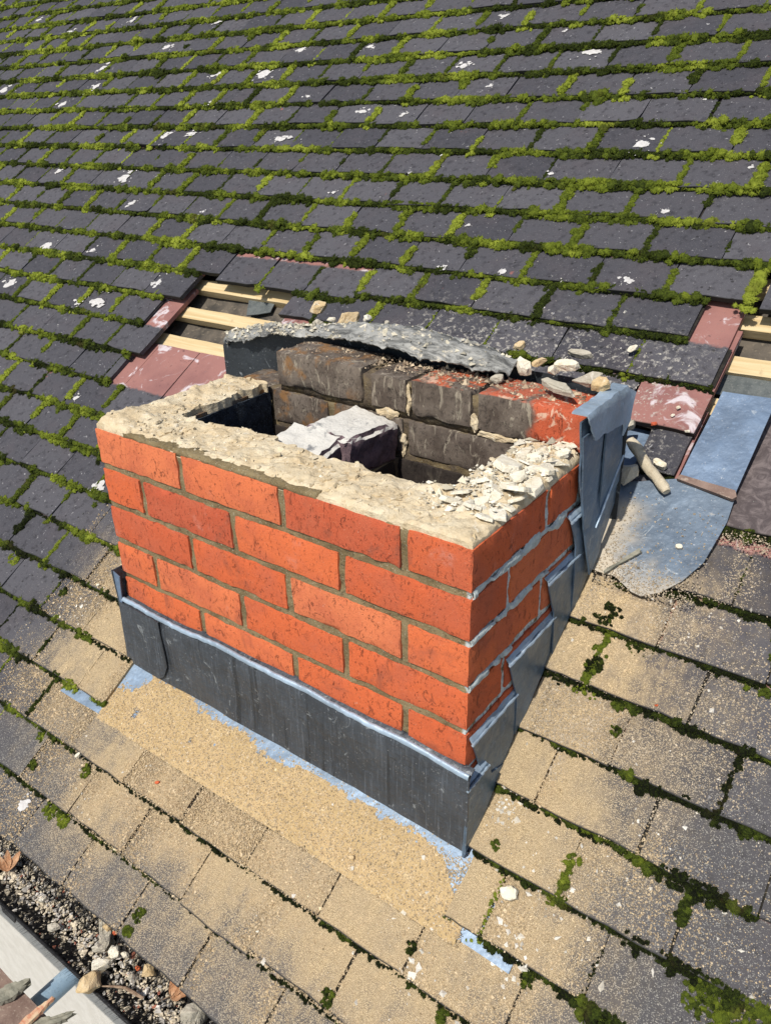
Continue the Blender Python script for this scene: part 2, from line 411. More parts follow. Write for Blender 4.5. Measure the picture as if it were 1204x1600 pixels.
MT['leadblue'] = mat_lead('side_lead', (0.115, 0.165, 0.225), streak=False, rough=0.45, metal=0.45)
MT['leadfold'] = mat_lead('folded_lead', (0.30, 0.38, 0.46), streak=False, rough=0.5, metal=0.3)  # paler base colour: sky reflection and edge highlights painted in
MT['leaddust'] = mat_lead('dusty_lead', (0.105, 0.14, 0.185), dusty=1.0, streak=False, rough=0.6, metal=0.3)
def mat_flap():
    k = M('crusted_lead')
    st = k.noise(1.0, 5, 0.7, vec=k.scaled(k.pos(), 16, 60, 60), dist=0.8)
    n2 = k.noise(120, 4, 0.7)
    c = k.mix(k.ss(st, 0.35, 0.60), (0.075, 0.075, 0.07), (0.34, 0.335, 0.31))
    c = k.mix(k.ss(k.noise(1.0, 4, 0.7, vec=k.scaled(k.pos(), 22, 45, 45)), 0.58, 0.68, 0, 0.85), c, (0.60, 0.53, 0.40))
    c = k.mix(k.ss(n2, 0.58, 0.70, 0, 0.7), c, (0.05, 0.048, 0.042))
    b = k.bump(st, 0.8, 0.006); b = k.bump(n2, 0.5, 0.002, b)
    return k.out(c, 0.62, metal=0.25, normal=b)
MT['leadcrust'] = mat_flap()
MT['oldcrust'] = mat_crust('crusted_lead', [(0.26, 0.25, 0.21), (0.46, 0.43, 0.36), (0.09, 0.085, 0.07), (0.64, 0.57, 0.43)], False)
MT['pine'] = mat_wood('pine', (0.50, 0.37, 0.19), (0.62, 0.49, 0.29), (0.26, 0.18, 0.10))
MT['felt'] = mat_simple('roof_felt', (0.05, 0.045, 0.038), (0.12, 0.10, 0.078), 14, third=(0.20, 0.165, 0.12))
MT['slate'] = mat_simple('grey_felt', (0.075, 0.085, 0.085), (0.12, 0.13, 0.125), 40, third=(0.18, 0.18, 0.17))
MT['parge'] = mat_simple('blue_black_soot', (0.010, 0.013, 0.018), (0.035, 0.045, 0.06), 60, third=(0.16, 0.19, 0.22), bd=0.004)
MT['soot'] = mat_simple('soot_heap', (0.05, 0.042, 0.042), (0.13, 0.105, 0.10), 40, third=(0.33, 0.26, 0.19), bd=0.006)
MT['gravel'] = mat_attrcol('gravel_stone')
MT['grain'] = mat_attrcol('mortar_grain')
MT['black'] = mat_simple('black_plastic', (0.010, 0.010, 0.011), (0.02, 0.02, 0.021), 30, rough=0.5)
MT['leaf'] = mat_simple('dead_leaf', (0.36, 0.17, 0.08), (0.50, 0.30, 0.17), 60, third=(0.22, 0.09, 0.05))
MT['twig'] = mat_simple('twig_bark', (0.20, 0.13, 0.085), (0.34, 0.24, 0.16), 60, third=(0.10, 0.06, 0.04))
MT['steel'] = mat_simple('galvanised_steel', (0.22, 0.32, 0.42), (0.29, 0.39, 0.48), 30, rough=0.5, bump=0.2, bd=0.001, third=(0.15, 0.21, 0.27), metal=0.1)
MT['board'] = mat_simple('gritty_board', (0.16, 0.105, 0.085), (0.25, 0.175, 0.14), 20, third=(0.36, 0.29, 0.23))
MT['greywood'] = mat_wood('weathered_wood', (0.17, 0.165, 0.13), (0.27, 0.255, 0.20), (0.09, 0.085, 0.07), (30, 90, 90))
MT['redwood'] = mat_wood('split_wood', (0.42, 0.17, 0.10), (0.52, 0.40, 0.26), (0.30, 0.11, 0.07), (30, 90, 90))
MT['lichen'] = mat_simple('white_lichen', (0.46, 0.44, 0.42), (0.58, 0.56, 0.54), 90, third=(0.34, 0.30, 0.28), bd=0.002)
MT['dirt'] = mat_simple('joint_dirt', (0.012, 0.011, 0.009), (0.03, 0.026, 0.02), 60)
MT['ground'] = mat_simple('pale_paving', (0.42, 0.43, 0.405), (0.44, 0.45, 0.425), 0.3, bump=0.02)
MT['render'] = mat_simple('wall_render', (0.5, 0.47, 0.42), (0.56, 0.53, 0.48), 20)
MT['white'] = mat_simple('white_board', (0.7, 0.7, 0.7), (0.76, 0.76, 0.75), 12, rough=0.4, bump=0.1)

# ------------------------------------------------------------------ object helpers
def link(o, parent=None):
    COL.objects.link(o)
    if parent is not None:
        o.parent = parent
    return o
def tag(o, label=None, cat=None, group=None, kind=None):
    if label: o['label'] = label
    if cat: o['category'] = cat
    if group: o['group'] = group
    if kind: o['kind'] = kind
    return o
def empty(name, loc=(0, 0, 0), mat=None):
    o = bpy.data.objects.new(name, None)
    o.empty_display_size = 0.05
    if mat is not None: o.matrix_world = mat
    else: o.location = loc
    return link(o)
def mesh_np(name, V, F, mat, smooth=False, attrs=None, cols=None):
    """V (n,3); F (m,3) or (m,4)"""
    V = np.asarray(V, dtype=np.float32); F = np.asarray(F, dtype=np.int32)
    me = bpy.data.meshes.new(name)
    m, q = F.shape
    me.vertices.add(len(V)); me.vertices.foreach_set('co', V.ravel())
    me.loops.add(m * q); me.loops.foreach_set('vertex_index', F.ravel())
    me.polygons.add(m)
    me.polygons.foreach_set('loop_start', np.arange(0, m * q, q, dtype=np.int32))
    me.polygons.foreach_set('loop_total', np.full(m, q, dtype=np.int32))
    me.polygons.foreach_set('use_smooth', np.full(m, smooth, dtype=bool))
    me.update(calc_edges=True)
    for k, a in (attrs or {}).items():
        at = me.attributes.new(k, 'FLOAT', 'POINT'); at.data.foreach_set('value', np.asarray(a, dtype=np.float32))
    for k, a in (cols or {}).items():
        at = me.attributes.new(k, 'FLOAT_COLOR', 'POINT')
        a = np.asarray(a, dtype=np.float32)
        at.data.foreach_set('color', np.concatenate([a, np.ones((len(a), 1), np.float32)], 1).ravel())
    me.materials.append(MT[mat])
    return me
def mesh_bm(name, bm, mat, smooth=False):
    me = bpy.data.meshes.new(name)
    bmesh.ops.recalc_face_normals(bm, faces=bm.faces)
    for f in bm.faces: f.smooth = smooth
    bm.to_mesh(me); bm.free()
    me.materials.append(MT[mat])
    return me
def ob(name, me, parent=None):
    return link(bpy.data.objects.new(name, me), parent)
def smooth_by_angle(me, deg=35):
    me.set_sharp_from_angle(angle=math.radians(deg))

def box_bm(bm, lo, hi, cuts=(1, 1, 1)):
    """box with a grid on every face (shared corners welded)"""
    nx, ny, nz = cuts
    def P(i, j, k):
        return (lo[0] + (hi[0] - lo[0]) * i / nx, lo[1] + (hi[1] - lo[1]) * j / ny, lo[2] + (hi[2] - lo[2]) * k / nz)
    vs = {}
    def v(i, j, k):
        if (i, j, k) not in vs: vs[(i, j, k)] = bm.verts.new(P(i, j, k))
        return vs[(i, j, k)]
    for i in range(nx):
        for j in range(ny):
            bm.faces.new((v(i, j, nz), v(i + 1, j, nz), v(i + 1, j + 1, nz), v(i, j + 1, nz)))
            bm.faces.new((v(i, j, 0), v(i, j + 1, 0), v(i + 1, j + 1, 0), v(i + 1, j, 0)))
    for i in range(nx):
        for k in range(nz):
            bm.faces.new((v(i, 0, k), v(i + 1, 0, k), v(i + 1, 0, k + 1), v(i, 0, k + 1)))
            bm.faces.new((v(i, ny, k), v(i, ny, k + 1), v(i + 1, ny, k + 1), v(i + 1, ny, k)))
    for j in range(ny):
        for k in range(nz):
            bm.faces.new((v(0, j, k), v(0, j, k + 1), v(0, j + 1, k + 1), v(0, j + 1, k)))
            bm.faces.new((v(nx, j, k), v(nx, j + 1, k), v(nx, j + 1, k + 1), v(nx, j, k + 1)))
    return vs

def brick_mesh(name, lo, hi, mat, cell=0.011, rough=0.0011, edge=0.0022, seed=0):
    bm = bmesh.new()
    cuts = [max(2, int(round((h - l) / cell))) for l, h in zip(lo, hi)]
    box_bm(bm, lo, hi, cuts)
    c = [(l + h) / 2 for l, h in zip(lo, hi)]
    for v in bm.verts:
        q = v.co * 38 + Vector((seed * 3.7, seed * 1.3, 0))
        d = [min(v.co[i] - lo[i], hi[i] - v.co[i]) for i in range(3)]
        near = sorted(d)
        nv = mnoise.noise_vector(q) * rough + mnoise.noise_vector(q * 2.7) * rough * 0.7
        v.co += nv
        if near[1] < cell * 0.55:                       # on an edge: worn arris
            wear = edge * (0.45 + 1.3 * max(0.0, mnoise.noise(q * 0.9 + Vector((9, 9, 9)))))
            for i in range(3):
                if d[i] < cell * 0.55:
                    v.co[i] += wear * (1 if v.co[i] < c[i] else -1)
    me = mesh_bm(name, bm, mat, True)
    smooth_by_angle(me, 50)
    return me

def hull_mesh(name, pts, mat, smooth=False, bevel=0.0, sub=0, seed=0, amp=0.0):
    bm = bmesh.new()
    for p_ in pts: bm.verts.new(p_)
    r = bmesh.ops.convex_hull(bm, input=bm.verts)
    junk = [g for g in r['geom_interior'] if isinstance(g, bmesh.types.BMVert)]
    junk += [g for g in r['geom_unused'] if isinstance(g, bmesh.types.BMVert)]
    bmesh.ops.delete(bm, geom=list(set(junk)), context='VERTS')
    if bevel > 0:
        bmesh.ops.bevel(bm, geom=list(bm.edges), offset=bevel, segments=1, affect='EDGES', clamp_overlap=True)
    if sub:
        bmesh.ops.triangulate(bm, faces=bm.faces)
        bmesh.ops.subdivide_edges(bm, edges=list(bm.edges), cuts=sub, use_grid_fill=True)
        bm.normal_update()
        for v in bm.verts:
            v.co += v.normal * amp * (mnoise.fractal(v.co / max(amp, 1e-4) * 0.22 + Vector((seed, seed * 2, 0)), 0.7, 2.0, 3))
    me = mesh_bm(name, bm, mat, smooth)
    return me

def rock_pts(L, W, H, n=16, seed=0, flat=0.75):
    r = random.Random(seed)
    pts = []
    for i in range(n):
        a = r.uniform(0, 2 * math.pi); zc = r.uniform(-1, 1)
        rad = (1 - abs(zc) ** 3) * r.uniform(0.72, 1.0)
        pts.append((L / 2 * rad * math.cos(a), W / 2 * rad * math.sin(a), H / 2 * zc * flat + 0))
    return pts

def slab_pts(L, W, H, n=7, seed=0):
    """irregular flat chip"""
    r = random.Random(seed)
    out = []
    for i in range(n):
        a = 2 * math.pi * (i + r.uniform(-0.3, 0.3)) / n
        k = r.uniform(0.75, 1.05)
        x, y = L / 2 * k * math.cos(a), W / 2 * k * math.sin(a)
        out.append((x, y, -H / 2))
        m = r.uniform(0.78, 0.98)
        out.append((x * m, y * m, H / 2 * r.uniform(0.55, 1.0)))
    return out

def place(o, loc, normal=(0, 0, 1), spin=0.0, tilt=(0, 0)):
    q = Vector(normal).to_track_quat('Z', 'Y')
    m = q.to_matrix().to_4x4() @ Matrix.Rotation(spin, 4, 'Z') @ Matrix.Rotation(tilt[0], 4, 'X') @ Matrix.Rotation(tilt[1], 4, 'Y')
    m.translation = Vector(loc)
    o.matrix_world = m
    return o

def sheet_mesh(name, pts, thick, nrm, mat, cell=0.02, amp=0.0, freq=18, seed=0, smooth=True):
    """a flat polygon with an uneven face, thickened along -nrm"""
    bm = bmesh.new()
    vs = [bm.verts.new(p_) for p_ in pts]
    f = bm.faces.new(vs)
    bmesh.ops.triangulate(bm, faces=[f])
    for _ in range(5):
        long_ = [e for e in bm.edges if e.calc_length() > cell * 1.5]
        if not long_: break
        bmesh.ops.subdivide_edges(bm, edges=long_, cuts=1)
        bmesh.ops.triangulate(bm, faces=bm.faces)
    n = Vector(nrm).normalized()
    for v in bm.verts:
        q = v.co * freq + Vector((seed * 1.7, seed, -seed))
        v.co += n * amp * (mnoise.noise(q) + 0.5 * mnoise.noise(q * 2.3))
    bm.normal_update()
    for f in bm.faces:
        if f.normal.dot(n) < 0: f.normal_flip()
    top = list(bm.faces)
    r = bmesh.ops.duplicate(bm, geom=bm.verts[:] + bm.edges[:] + bm.faces[:])
    nv = [g for g in r['geom'] if isinstance(g, bmesh.types.BMVert)]
    nf = [g for g in r['geom'] if isinstance(g, bmesh.types.BMFace)]
    for v in nv: v.co -= n * thick
    for f in nf: f.normal_flip()
    mp = r['vert_map']
    for e in [e for e in bm.edges if len(e.link_faces) == 1 and e.link_faces[0] in set(top)]:
        a, b = e.verts
        if a in mp and b in mp:
            try: bm.faces.new((a, b, mp[b], mp[a]))
            except Exception: pass
    me = mesh_bm(name, bm, mat, smooth)
    smooth_by_angle(me, 40)
    return me

def grid_sheet(name, rows, mat, thick=0.002, smooth=True):
    """rows: list of equally long lists of points -> thick skin (solidified along its own normals)"""
    bm = bmesh.new()
    g = [[bm.verts.new(p_) for p_ in r] for r in rows]
    for i in range(len(g) - 1):
        for j in range(len(g[0]) - 1):
            bm.faces.new((g[i][j], g[i][j + 1], g[i + 1][j + 1], g[i + 1][j]))
    bm.normal_update()
    nr = {v: v.normal.copy() for v in bm.verts}
    h = [[bm.verts.new(v.co - nr[v] * thick) for v in r] for r in g]
    for i in range(len(g) - 1):
        for j in range(len(g[0]) - 1):
            bm.faces.new((h[i][j], h[i + 1][j], h[i + 1][j + 1], h[i][j + 1]))
    n, m = len(g), len(g[0])
    for i in range(n - 1):
        bm.faces.new((g[i][0], g[i + 1][0], h[i + 1][0], h[i][0]))
        bm.faces.new((g[i][m - 1], h[i][m - 1], h[i + 1][m - 1], g[i + 1][m - 1]))
    for j in range(m - 1):
        bm.faces.new((g[0][j], h[0][j], h[0][j + 1], g[0][j + 1]))
        bm.faces.new((g[n - 1][j], g[n - 1][j + 1], h[n - 1][j + 1], h[n - 1][j]))
    me = mesh_bm(name, bm, mat, smooth)
    smooth_by_angle(me, 45)
    return me

def tube_mesh(name, path, radii, mat, seg=8, amp=0.0, seed=0, smooth=True):
    bm = bmesh.new()
    rings = []
    pts = [Vector(p_) for p_ in path]
    for i, p_ in enumerate(pts):
        t = (pts[min(i + 1, len(pts) - 1)] - pts[max(i - 1, 0)]).normalized()
        u = t.cross(Vector((0.13, 0.21, 0.97))).normalized(); w = t.cross(u)
        ring = []
        for k in range(seg):
            a = 2 * math.pi * k / seg
            rr = radii[i] * (1 + amp * mnoise.noise(Vector((math.cos(a) * 1.5 + seed, math.sin(a) * 1.5, i * 0.8))))
            ring.append(bm.verts.new(p_ + u * rr * math.cos(a) + w * rr * math.sin(a)))
        rings.append(ring)
    for a, b in zip(rings, rings[1:]):
        for k in range(seg):
            bm.faces.new((a[k], a[(k + 1) % seg], b[(k + 1) % seg], b[k]))
    bm.faces.new(rings[0][::-1]); bm.faces.new(rings[-1])
    me = mesh_bm(name, bm, mat, smooth)
    smooth_by_angle(me, 50)
    return me

# ================================================================== GROUND AND WALL BELOW
bm = bmesh.new()
bmesh.ops.create_grid(bm, x_segments=2, y_segments=2, size=60)
gr = ob('ground', mesh_bm('ground', bm, 'ground')); gr.location = (0, 0, -3.4); tag(gr, kind='structure')
bm = bmesh.new(); box_bm(bm, (-6, -0.10, -3.4), (3, 0.12, -1.0))
tag(ob('wall', mesh_bm('wall', bm, 'render')), kind='structure')

# ================================================================== ROOF
roof = empty('tiled_roof', mat=MR)
tag(roof, 'pitched roof of dark grey concrete tiles with moss along the joints and two stripped gaps', 'roof')
CH0, CH1 = -0.785, 0.006                                 # chimney hole, x
def row_gaps(j):
    """x intervals without tiles, by course"""
    if j == 3: return [(-0.797, 0.022)]
    if 4 <= j <= 9: return [(CH0, CH1)]
    if j == 10: return [(-1.42, 0.012), (0.085, 0.165)]
    if j == 11: return [(-1.375, 0.004), (0.083, 0.5)]
    if j == 12: return [(-1.45, -0.895), (0.083, 0.6)]
    if j == 13: return [(-1.372, -1.00), (0.082, 0.6)]
    if j == 14: return [(0.003, 0.6)]
    return []

def tile_mesh(wd, seed, mode=0.0, length=0.265, nx=4, ny=4):
    """tile in its own frame: y from 0 (tail) to length, top face sloping, thickness 12 mm"""
    r = random.Random(seed)
    ys = [0.0, 0.034, 0.068, 0.103, length] if ny == 4 else [0.0, 0.103, length]
    ny = len(ys) - 1
    V, ly = [], []
    cam_ = r.uniform(0.001, 0.003)
    chip = (r.choice([-1, 1]), r.uniform(0.004, 0.012)) if r.random() < 0.3 else None
    def P(i, j, top):
        u = -1 + 2 * i / nx
        x = u * wd / 2; y = ys[j]
        n = -SLOPE * y + cam_ * (1 - u * u) - 0.001
        if j == 0: y += r.uniform(-0.0016, 0.0016)
        if abs(u) == 1: x += r.uniform(-0.0009, 0.0009)
        if chip and j == 0 and u == chip[0]:
            y += chip[1]; x -= chip[0] * chip[1] * 0.6
        n += r.uniform(-0.0004, 0.0004)
        return (x, y, n if top else n - 0.012)
    top = {}; bot = {}
    for j in range(ny + 1):
        for i in range(nx + 1):
            top[i, j] = len(V); q = P(i, j, True); V.append(q); ly.append(ys[j])
    for j in range(ny + 1):
        for i in range(nx + 1):
            if i in (0, nx) or j in (0, ny):
                bot[i, j] = len(V); q = V[top[i, j]]; V.append((q[0], q[1], q[2] - 0.012)); ly.append(ys[j] if j else -0.002)
    F = []
    for j in range(ny):
        for i in range(nx):
            F.append((top[i, j], top[i + 1, j], top[i + 1, j + 1], top[i, j + 1]))
        F.append((top[0, j], top[0, j + 1], bot[0, j + 1], bot[0, j]))
        F.append((top[nx, j], bot[nx, j], bot[nx, j + 1], top[nx, j + 1]))
    for i in range(nx):
        F.append((top[i, 0], bot[i, 0], bot[i + 1, 0], top[i + 1, 0]))
        F.append((top[i, ny], top[i + 1, ny], bot[i + 1, ny], bot[i, ny]))
    F.append((bot[0, 0], bot[0, ny], bot[nx, ny], bot[nx, 0]))
    return np.array(V), np.array(F), np.array(ly), mode

def subtract(iv, gaps):
    out = [iv]
    for a, b in gaps:
        nxt = []
        for x0, x1 in out:
            if b <= x0 or a >= x1: nxt.append((x0, x1)); continue
            if a - x0 > 0.028: nxt.append((x0, a))
            if x1 - b > 0.028: nxt.append((b, x1))
        out = nxt
    return out

# camera projection, only to know which tiles show largest
Rc = np.array(cam.rotation_euler.to_matrix())
def proj(P_):
    c = (np.asarray(P_) - np.array(CAM_LOC)) @ Rc
    return 602 + 1236.35 * c[0] / -c[2], 800 - 1236.35 * c[1] / -c[2], -c[2]

tiles = []                                               # dicts: x0 x1 j s0 mode
J_MAX = 34
for j in range(0, J_MAX):
    off = 0.0 if j % 2 == 0 else 0.5
    for k in range(-40, 9):
        x0 = (k + off) * TW; x1 = x0 + TW
        for a, b in subtract((x0, x1), row_gaps(j)):
            s0 = j * GA; mode = 0.0; dx = 0.0
            if j == 12 and a > -0.17 and a < 0.2 and b <= 0.09:
                continue
            if j == 10 and a > 0.15: s0 += 0.032; mode = 2.0 if a < 0.2 else 0.0
            if j == 14 and -1.32 < a < -0.95: s0 -= 0.022
            if j == 15 and a > 0.07: dx = 0.022; s0 -= 0.012
            tiles.append(dict(x0=a + dx, x1=b + dx, j=j, s0=s0, mode=mode, full=(b - a) > TW - 1e-6))
# the course beside the stack that was relaid with odd tiles
tiles.append(dict(x0=-0.161, x1=-0.052, j=12, s0=12 * GA, mode=0.0, full=False))
tiles.append(dict(x0=-0.050, x1=0.086, j=12, s0=12 * GA - 0.004, mode=1.0, full=False))
tiles.append(dict(x0=-0.985, x1=-0.897, j=12, s0=12 * GA + 0.012, mode=1.0, full=False))
for t in tiles:
    xc, sc = (t['x0'] + t['x1']) / 2, t['s0'] + 0.05
    px, py, d = proj(RP(xc, sc))
    vis = d > 0.1 and -60 < px < 1264 and -50 < py < 1650
    hid = (150 < px < 900 and 690 < py < 1080) or (430 < px < 900 and 590 < py < 700)
    t['key'] = (1.0 / d ** 2) * (t['x1'] - t['x0']) if (vis and not hid) else -d
    t['d'] = d; t['vis'] = vis
tiles.sort(key=lambda t: -t['key'])
variants = []
for i in range(10):
    V, F, ly, _ = tile_mesh(TW - 0.0035, 100 + i)
    me = mesh_np('roof_tile', V, F, 'tile', False, {'ly': ly, 'mode': np.zeros(len(V)), 'rn': np.zeros(len(V))})
    variants.append(me)
lowV, lowF, lowly, _ = tile_mesh(TW - 0.0035, 55, nx=2, ny=2)
fV, fF, fly, fmode, frn = [], [], [], [], []
cnt = 0; base_i = 0
for i, t in enumerate(tiles):
    xc = (t['x0'] + t['x1']) / 2; wd = t['x1'] - t['x0'] - 0.0035
    rz = math.radians(random.gauss(0, 0.55)); rx = math.radians(random.gauss(0, 0.35)); ry = math.radians(random.gauss(0, 0.3))
    jx = random.gauss(0, 0.0011); js = random.gauss(0, 0.0022); jn = random.gauss(0.0004, 0.0007)
    mt = Matrix.Translation((xc + jx, t['s0'] + js, jn)) @ Matrix.Rotation(rz, 4, 'Z') @ Matrix.Rotation(rx, 4, 'X') @ Matrix.Rotation(ry, 4, 'Y')
    if i < 300:
        if t['full'] and t['mode'] == 0: me = variants[random.randrange(10)]
        else:
            V, F, ly, _ = tile_mesh(wd, 900 + i)
            me = mesh_np('roof_tile', V, F, 'tile', False, {'ly': ly, 'mode': np.full(len(V), t['mode']), 'rn': np.zeros(len(V))})
        o = ob('roof_tile', me, roof)
        o.matrix_local = mt
    else:
        if t['full'] and not t['vis']: V, F, ly = lowV, lowF, lowly
        else: V, F, ly, _ = tile_mesh(wd, 900 + i, nx=2 if t['d'] > 1.6 else 4)
        A = np.array(mt)
        fV.append(V @ A[:3, :3].T + A[:3, 3]); fF.append(F + base_i); base_i += len(V)
        fly.append(ly); fmode.append(np.full(len(V), t['mode'])); frn.append(np.full(len(V), random.random()))
me = mesh_np('further_tiles', np.concatenate(fV), np.concatenate(fF), 'tile', False,
             {'ly': np.concatenate(fly), 'mode': np.concatenate(fmode), 'rn': np.concatenate(frn)})
tag(ob('further_tiles', me, roof), kind='stuff')

# battens, felt, fascia
felt = grid_sheet('underlay', [[(x, s, -0.070 - 0.006 * math.sin((x + 0.1) * 9) + 0.004 * fbm(x * 14, s * 14)) for x in np.linspace(-6.4, 1.4, 120)] for s in np.linspace(0.0, 3.5, 60)], 'felt', 0.002)
ob('underlay', felt, roof)
def batten(x0, x1, s, seed):
    bm = bmesh.new()
    box_bm(bm, (x0, s - 0.019, -0.066), (x1, s + 0.019, -0.043), (24, 2, 2))
    for v in bm.verts:
        v.co += mnoise.noise_vector(v.co * 25 + Vector((seed, 0, 0))) * 0.0012
    return ob('batten', mesh_bm('batten', bm, 'pine'), roof)
for q, s in enumerate((1.200, 1.301, 1.402)):
    batten(-1.80, -0.55 - 0.0 * q, s, q)
for q, s in enumerate((1.300, 1.402, 1.505, 1.60)):
    batten(-0.12, 0.62, s, q + 9)
bm = bmesh.new(); box_bm(bm, (-6.4, -0.30, -0.30), (1.4, -0.28, -0.10))
# slips of grey felt left on the battens
for pts, sd_ in (([(-1.1604, 1.3303), (-1.1971, 1.3991), (-1.0974, 1.4090), (-1.0878, 1.3534)], 1),
                 ([(0.0668, 1.3363), (0.0632, 1.4280), (0.1502, 1.4245), (0.2173, 1.3287)], 2)):
    me = sheet_mesh('felt_slip', [(p_[0], p_[1], -0.052) for p_ in pts], 0.003, (0, 0, 1), 'slate', 0.02, 0.003, seed=sd_)
    ob('felt_slip', me, roof)
bm.free()
bm = bmesh.new(); box_bm(bm, (-6.4, -0.315, -0.98), (1.4, -0.295, -0.79))
tag(ob('fascia_board', mesh_bm('fascia_board', bm, 'white')), 'white fascia board behind the gutter under the eaves', 'fascia')

# white lichen discs on the tiles
lich = [(-2.7761, 2.6821, 0.0214), (-2.2013, 2.6222, 0.0350), (-2.3822, 2.4739, 0.0258), (-1.6365, 2.3982, 0.0193), (-1.3332, 2.3874, 0.0194), (-2.6894, 2.3703, 0.0324), (-2.6297, 2.2552, 0.0314), (-1.9613, 2.2983, 0.0341), (-1.7235, 2.2739, 0.0423), (-2.7548, 2.1574, 0.0325), (-3.3115, 2.2618, 0.0392), (-1.4303, 1.9591, 0.0241), (-1.8597, 1.9849, 0.0231), (-1.9849, 1.9690, 0.0272), (-2.4275, 1.7874, 0.0210), (-2.0278, 1.7673, 0.0331), (-1.8589, 1.7773, 0.0169), (-1.1842, 2.0833, 0.0197), (-1.8828, 1.6522, 0.0196), (-1.5286, 1.6375, 0.0169), (-2.1407, 1.4318, 0.0303), (-1.7136, 1.4545, 0.0281), (-1.8941, 1.4434, 0.0165), (-1.2151, 2.5237, 0.0187), (-0.8960, 2.4845, 0.0161), (-0.9220, 2.2618, 0.0218), (-0.5499, 2.2994, 0.0281), (-1.0248, 2.0636, 0.0122), (-0.2888, 1.9478, 0.0245), (-0.1567, 1.7399, 0.0109), (-0.1639, 1.5422, 0.0129), (-0.4533, 1.5274, 0.0125), (-0.6096, 1.5241, 0.0106), (-0.0249, 1.8863, 0.0080), (-0.7966, 2.1744, 0.0111), (-1.4988, 1.3591, 0.0276), (-1.6993, 1.2580, 0.0347), (-1.7747, 1.2365, 0.0179), (-2.1824, 1.2624, 0.0302), (-1.7800, 1.1414, 0.0152), (-1.4958, 0.9327, 0.0130), (-1.1985, 0.7303, 0.0238), (-3.5646, 2.7746, 0.0275), (-3.1749, 2.6401, 0.0242), (-1.4423, 2.1515, 0.0124), (-0.6699, 2.3944, 0.0089), (-1.0857, 1.7461, 0.0100), (-0.8724, 1.8295, 0.0091), (-0.8408, 0.0640, 0.0188), (-1.8700, 2.1346, 0.0177), (-0.6121, 1.6638, 0.0078), (-0.4703, 1.8446, 0.0089), (-0.1961, 2.1060, 0.0066), (-0.8162, 1.9157, 0.0090)]
LV, LF = [], []; nb = 0
for i, (x, s, sz) in enumerate(lich):
    r = random.Random(i)
    blobs = [(0, 0, 0.72)] + [(r.gauss(0, .55), r.gauss(0, .5), r.uniform(.10, .42)) for _ in range(7)] + [(r.gauss(0, 1.1), r.gauss(0, 1.0), r.uniform(.05, .12)) for _ in range(9)]
    for bi, (bx_, by_, br) in enumerate(blobs):
        cx, cs, rr0 = x + bx_ * sz, s + by_ * sz, br * sz
        nseg = 11 if br > .2 else 6; c0 = nb
        LV.append((cx, cs, tile_n(s) - SLOPE * (cs - s) + 0.0030)); nb += 1
        for k in range(nseg):
            a = 2 * math.pi * k / nseg
            rr = rr0 * r.uniform(0.55, 1.3)
            dx, dy = rr * math.cos(a), rr * 0.8 * math.sin(a)
            LV.append((cx + dx, cs + dy, tile_n(s) - SLOPE * (cs + dy - s) + 0.0021 + 0.00002 * bi)); nb += 1
        for k in range(nseg): LF.append((c0, c0 + 1 + k, c0 + 1 + (k + 1) % nseg))
# packed dirt low in the side joints
qv, qf = [], []
for t in tiles:
    if not t['vis'] or not t['full']: continue
    b_ = len(qv)
    for (xx, ss) in ((t['x1'] - .0032, .003), (t['x1'] + .0032, .003), (t['x1'] + .0032, .101), (t['x1'] - .0032, .101)):
        qv.append((xx, t['s0'] + ss, -SLOPE * ss - 0.0055))
    qf.append((b_, b_ + 1, b_ + 2, b_ + 3))
tag(ob('joint_dirt', mesh_np('joint_dirt', qv, qf, 'dirt'), roof), kind='stuff')
tag(ob('lichen', mesh_np('lichen', LV, LF, 'lichen'), roof), kind='stuff')

# ------------------------------------------------------------------ moss
def ico(sub):
    bm = bmesh.new(); bmesh.ops.create_icosphere(bm, subdivisions=sub, radius=1.0)
    V = np.array([v.co[:] for v in bm.verts]); F = np.array([[v.index for v in f.verts] for f in bm.faces]); bm.free()
    return V, F
def lod(sub_, n, tips, amp):
    out = []
    for k in range(8):
        V, F = ico(sub_)
        d = np.array([1 + amp * mnoise.noise(Vector(v) * 1.9 + Vector((k * 5, 0, 3))) + amp * 0.6 * mnoise.noise(Vector(v) * 4.5 + Vector((0, k * 5, 0))) for v in V])
        V = V * d[:, None]
        F = np.array([f for f in F if V[f][:, 2].mean() > -0.15])
        nb_ = len(V)
        if tips:
            r = np.random.default_rng(k)
            D = r.normal(size=(tips, 3)); D[:, 2] = np.abs(D[:, 2]) * 0.9 - 0.1; D /= np.linalg.norm(D, axis=1)[:, None]
            T = np.cross(D, r.normal(size=(tips, 3))); T /= np.linalg.norm(T, axis=1)[:, None]
            tp = D * r.uniform(1.05, 1.5, (tips, 1)) + T * 0.12
            SV = np.stack([D * 0.85 + T * 0.13, D * 0.85 - T * 0.13, tp], 1).reshape(-1, 3)
            SF = np.arange(tips * 3).reshape(-1, 3) + nb_
            V = np.concatenate([V, SV]); F = np.concatenate([F, SF])
        out.append((V, F, nb_))
    return out
LOD = [lod(2, 0, 40, 0.5), lod(1, 0, 34, 0.55), lod(1, 0, 0, 0.55), lod(0 + 1, 0, 0, 0.5)]
tiny = []
for k in range(8):
    bm = bmesh.new(); bmesh.ops.create_icosphere(bm, subdivisions=1, radius=1.0)
    V = np.array([v.co[:] for v in bm.verts]); bm.free()
oc6 = np.array([(1, 0, 0), (.31, .95, 0), (-.81, .59, 0), (-.81, -.59, 0), (.31, -.95, 0), (0, 0, 1.0)], float)
of6 = np.array([(0, 1, 5), (1, 2, 5), (2, 3, 5), (3, 4, 5), (4, 0, 5)])
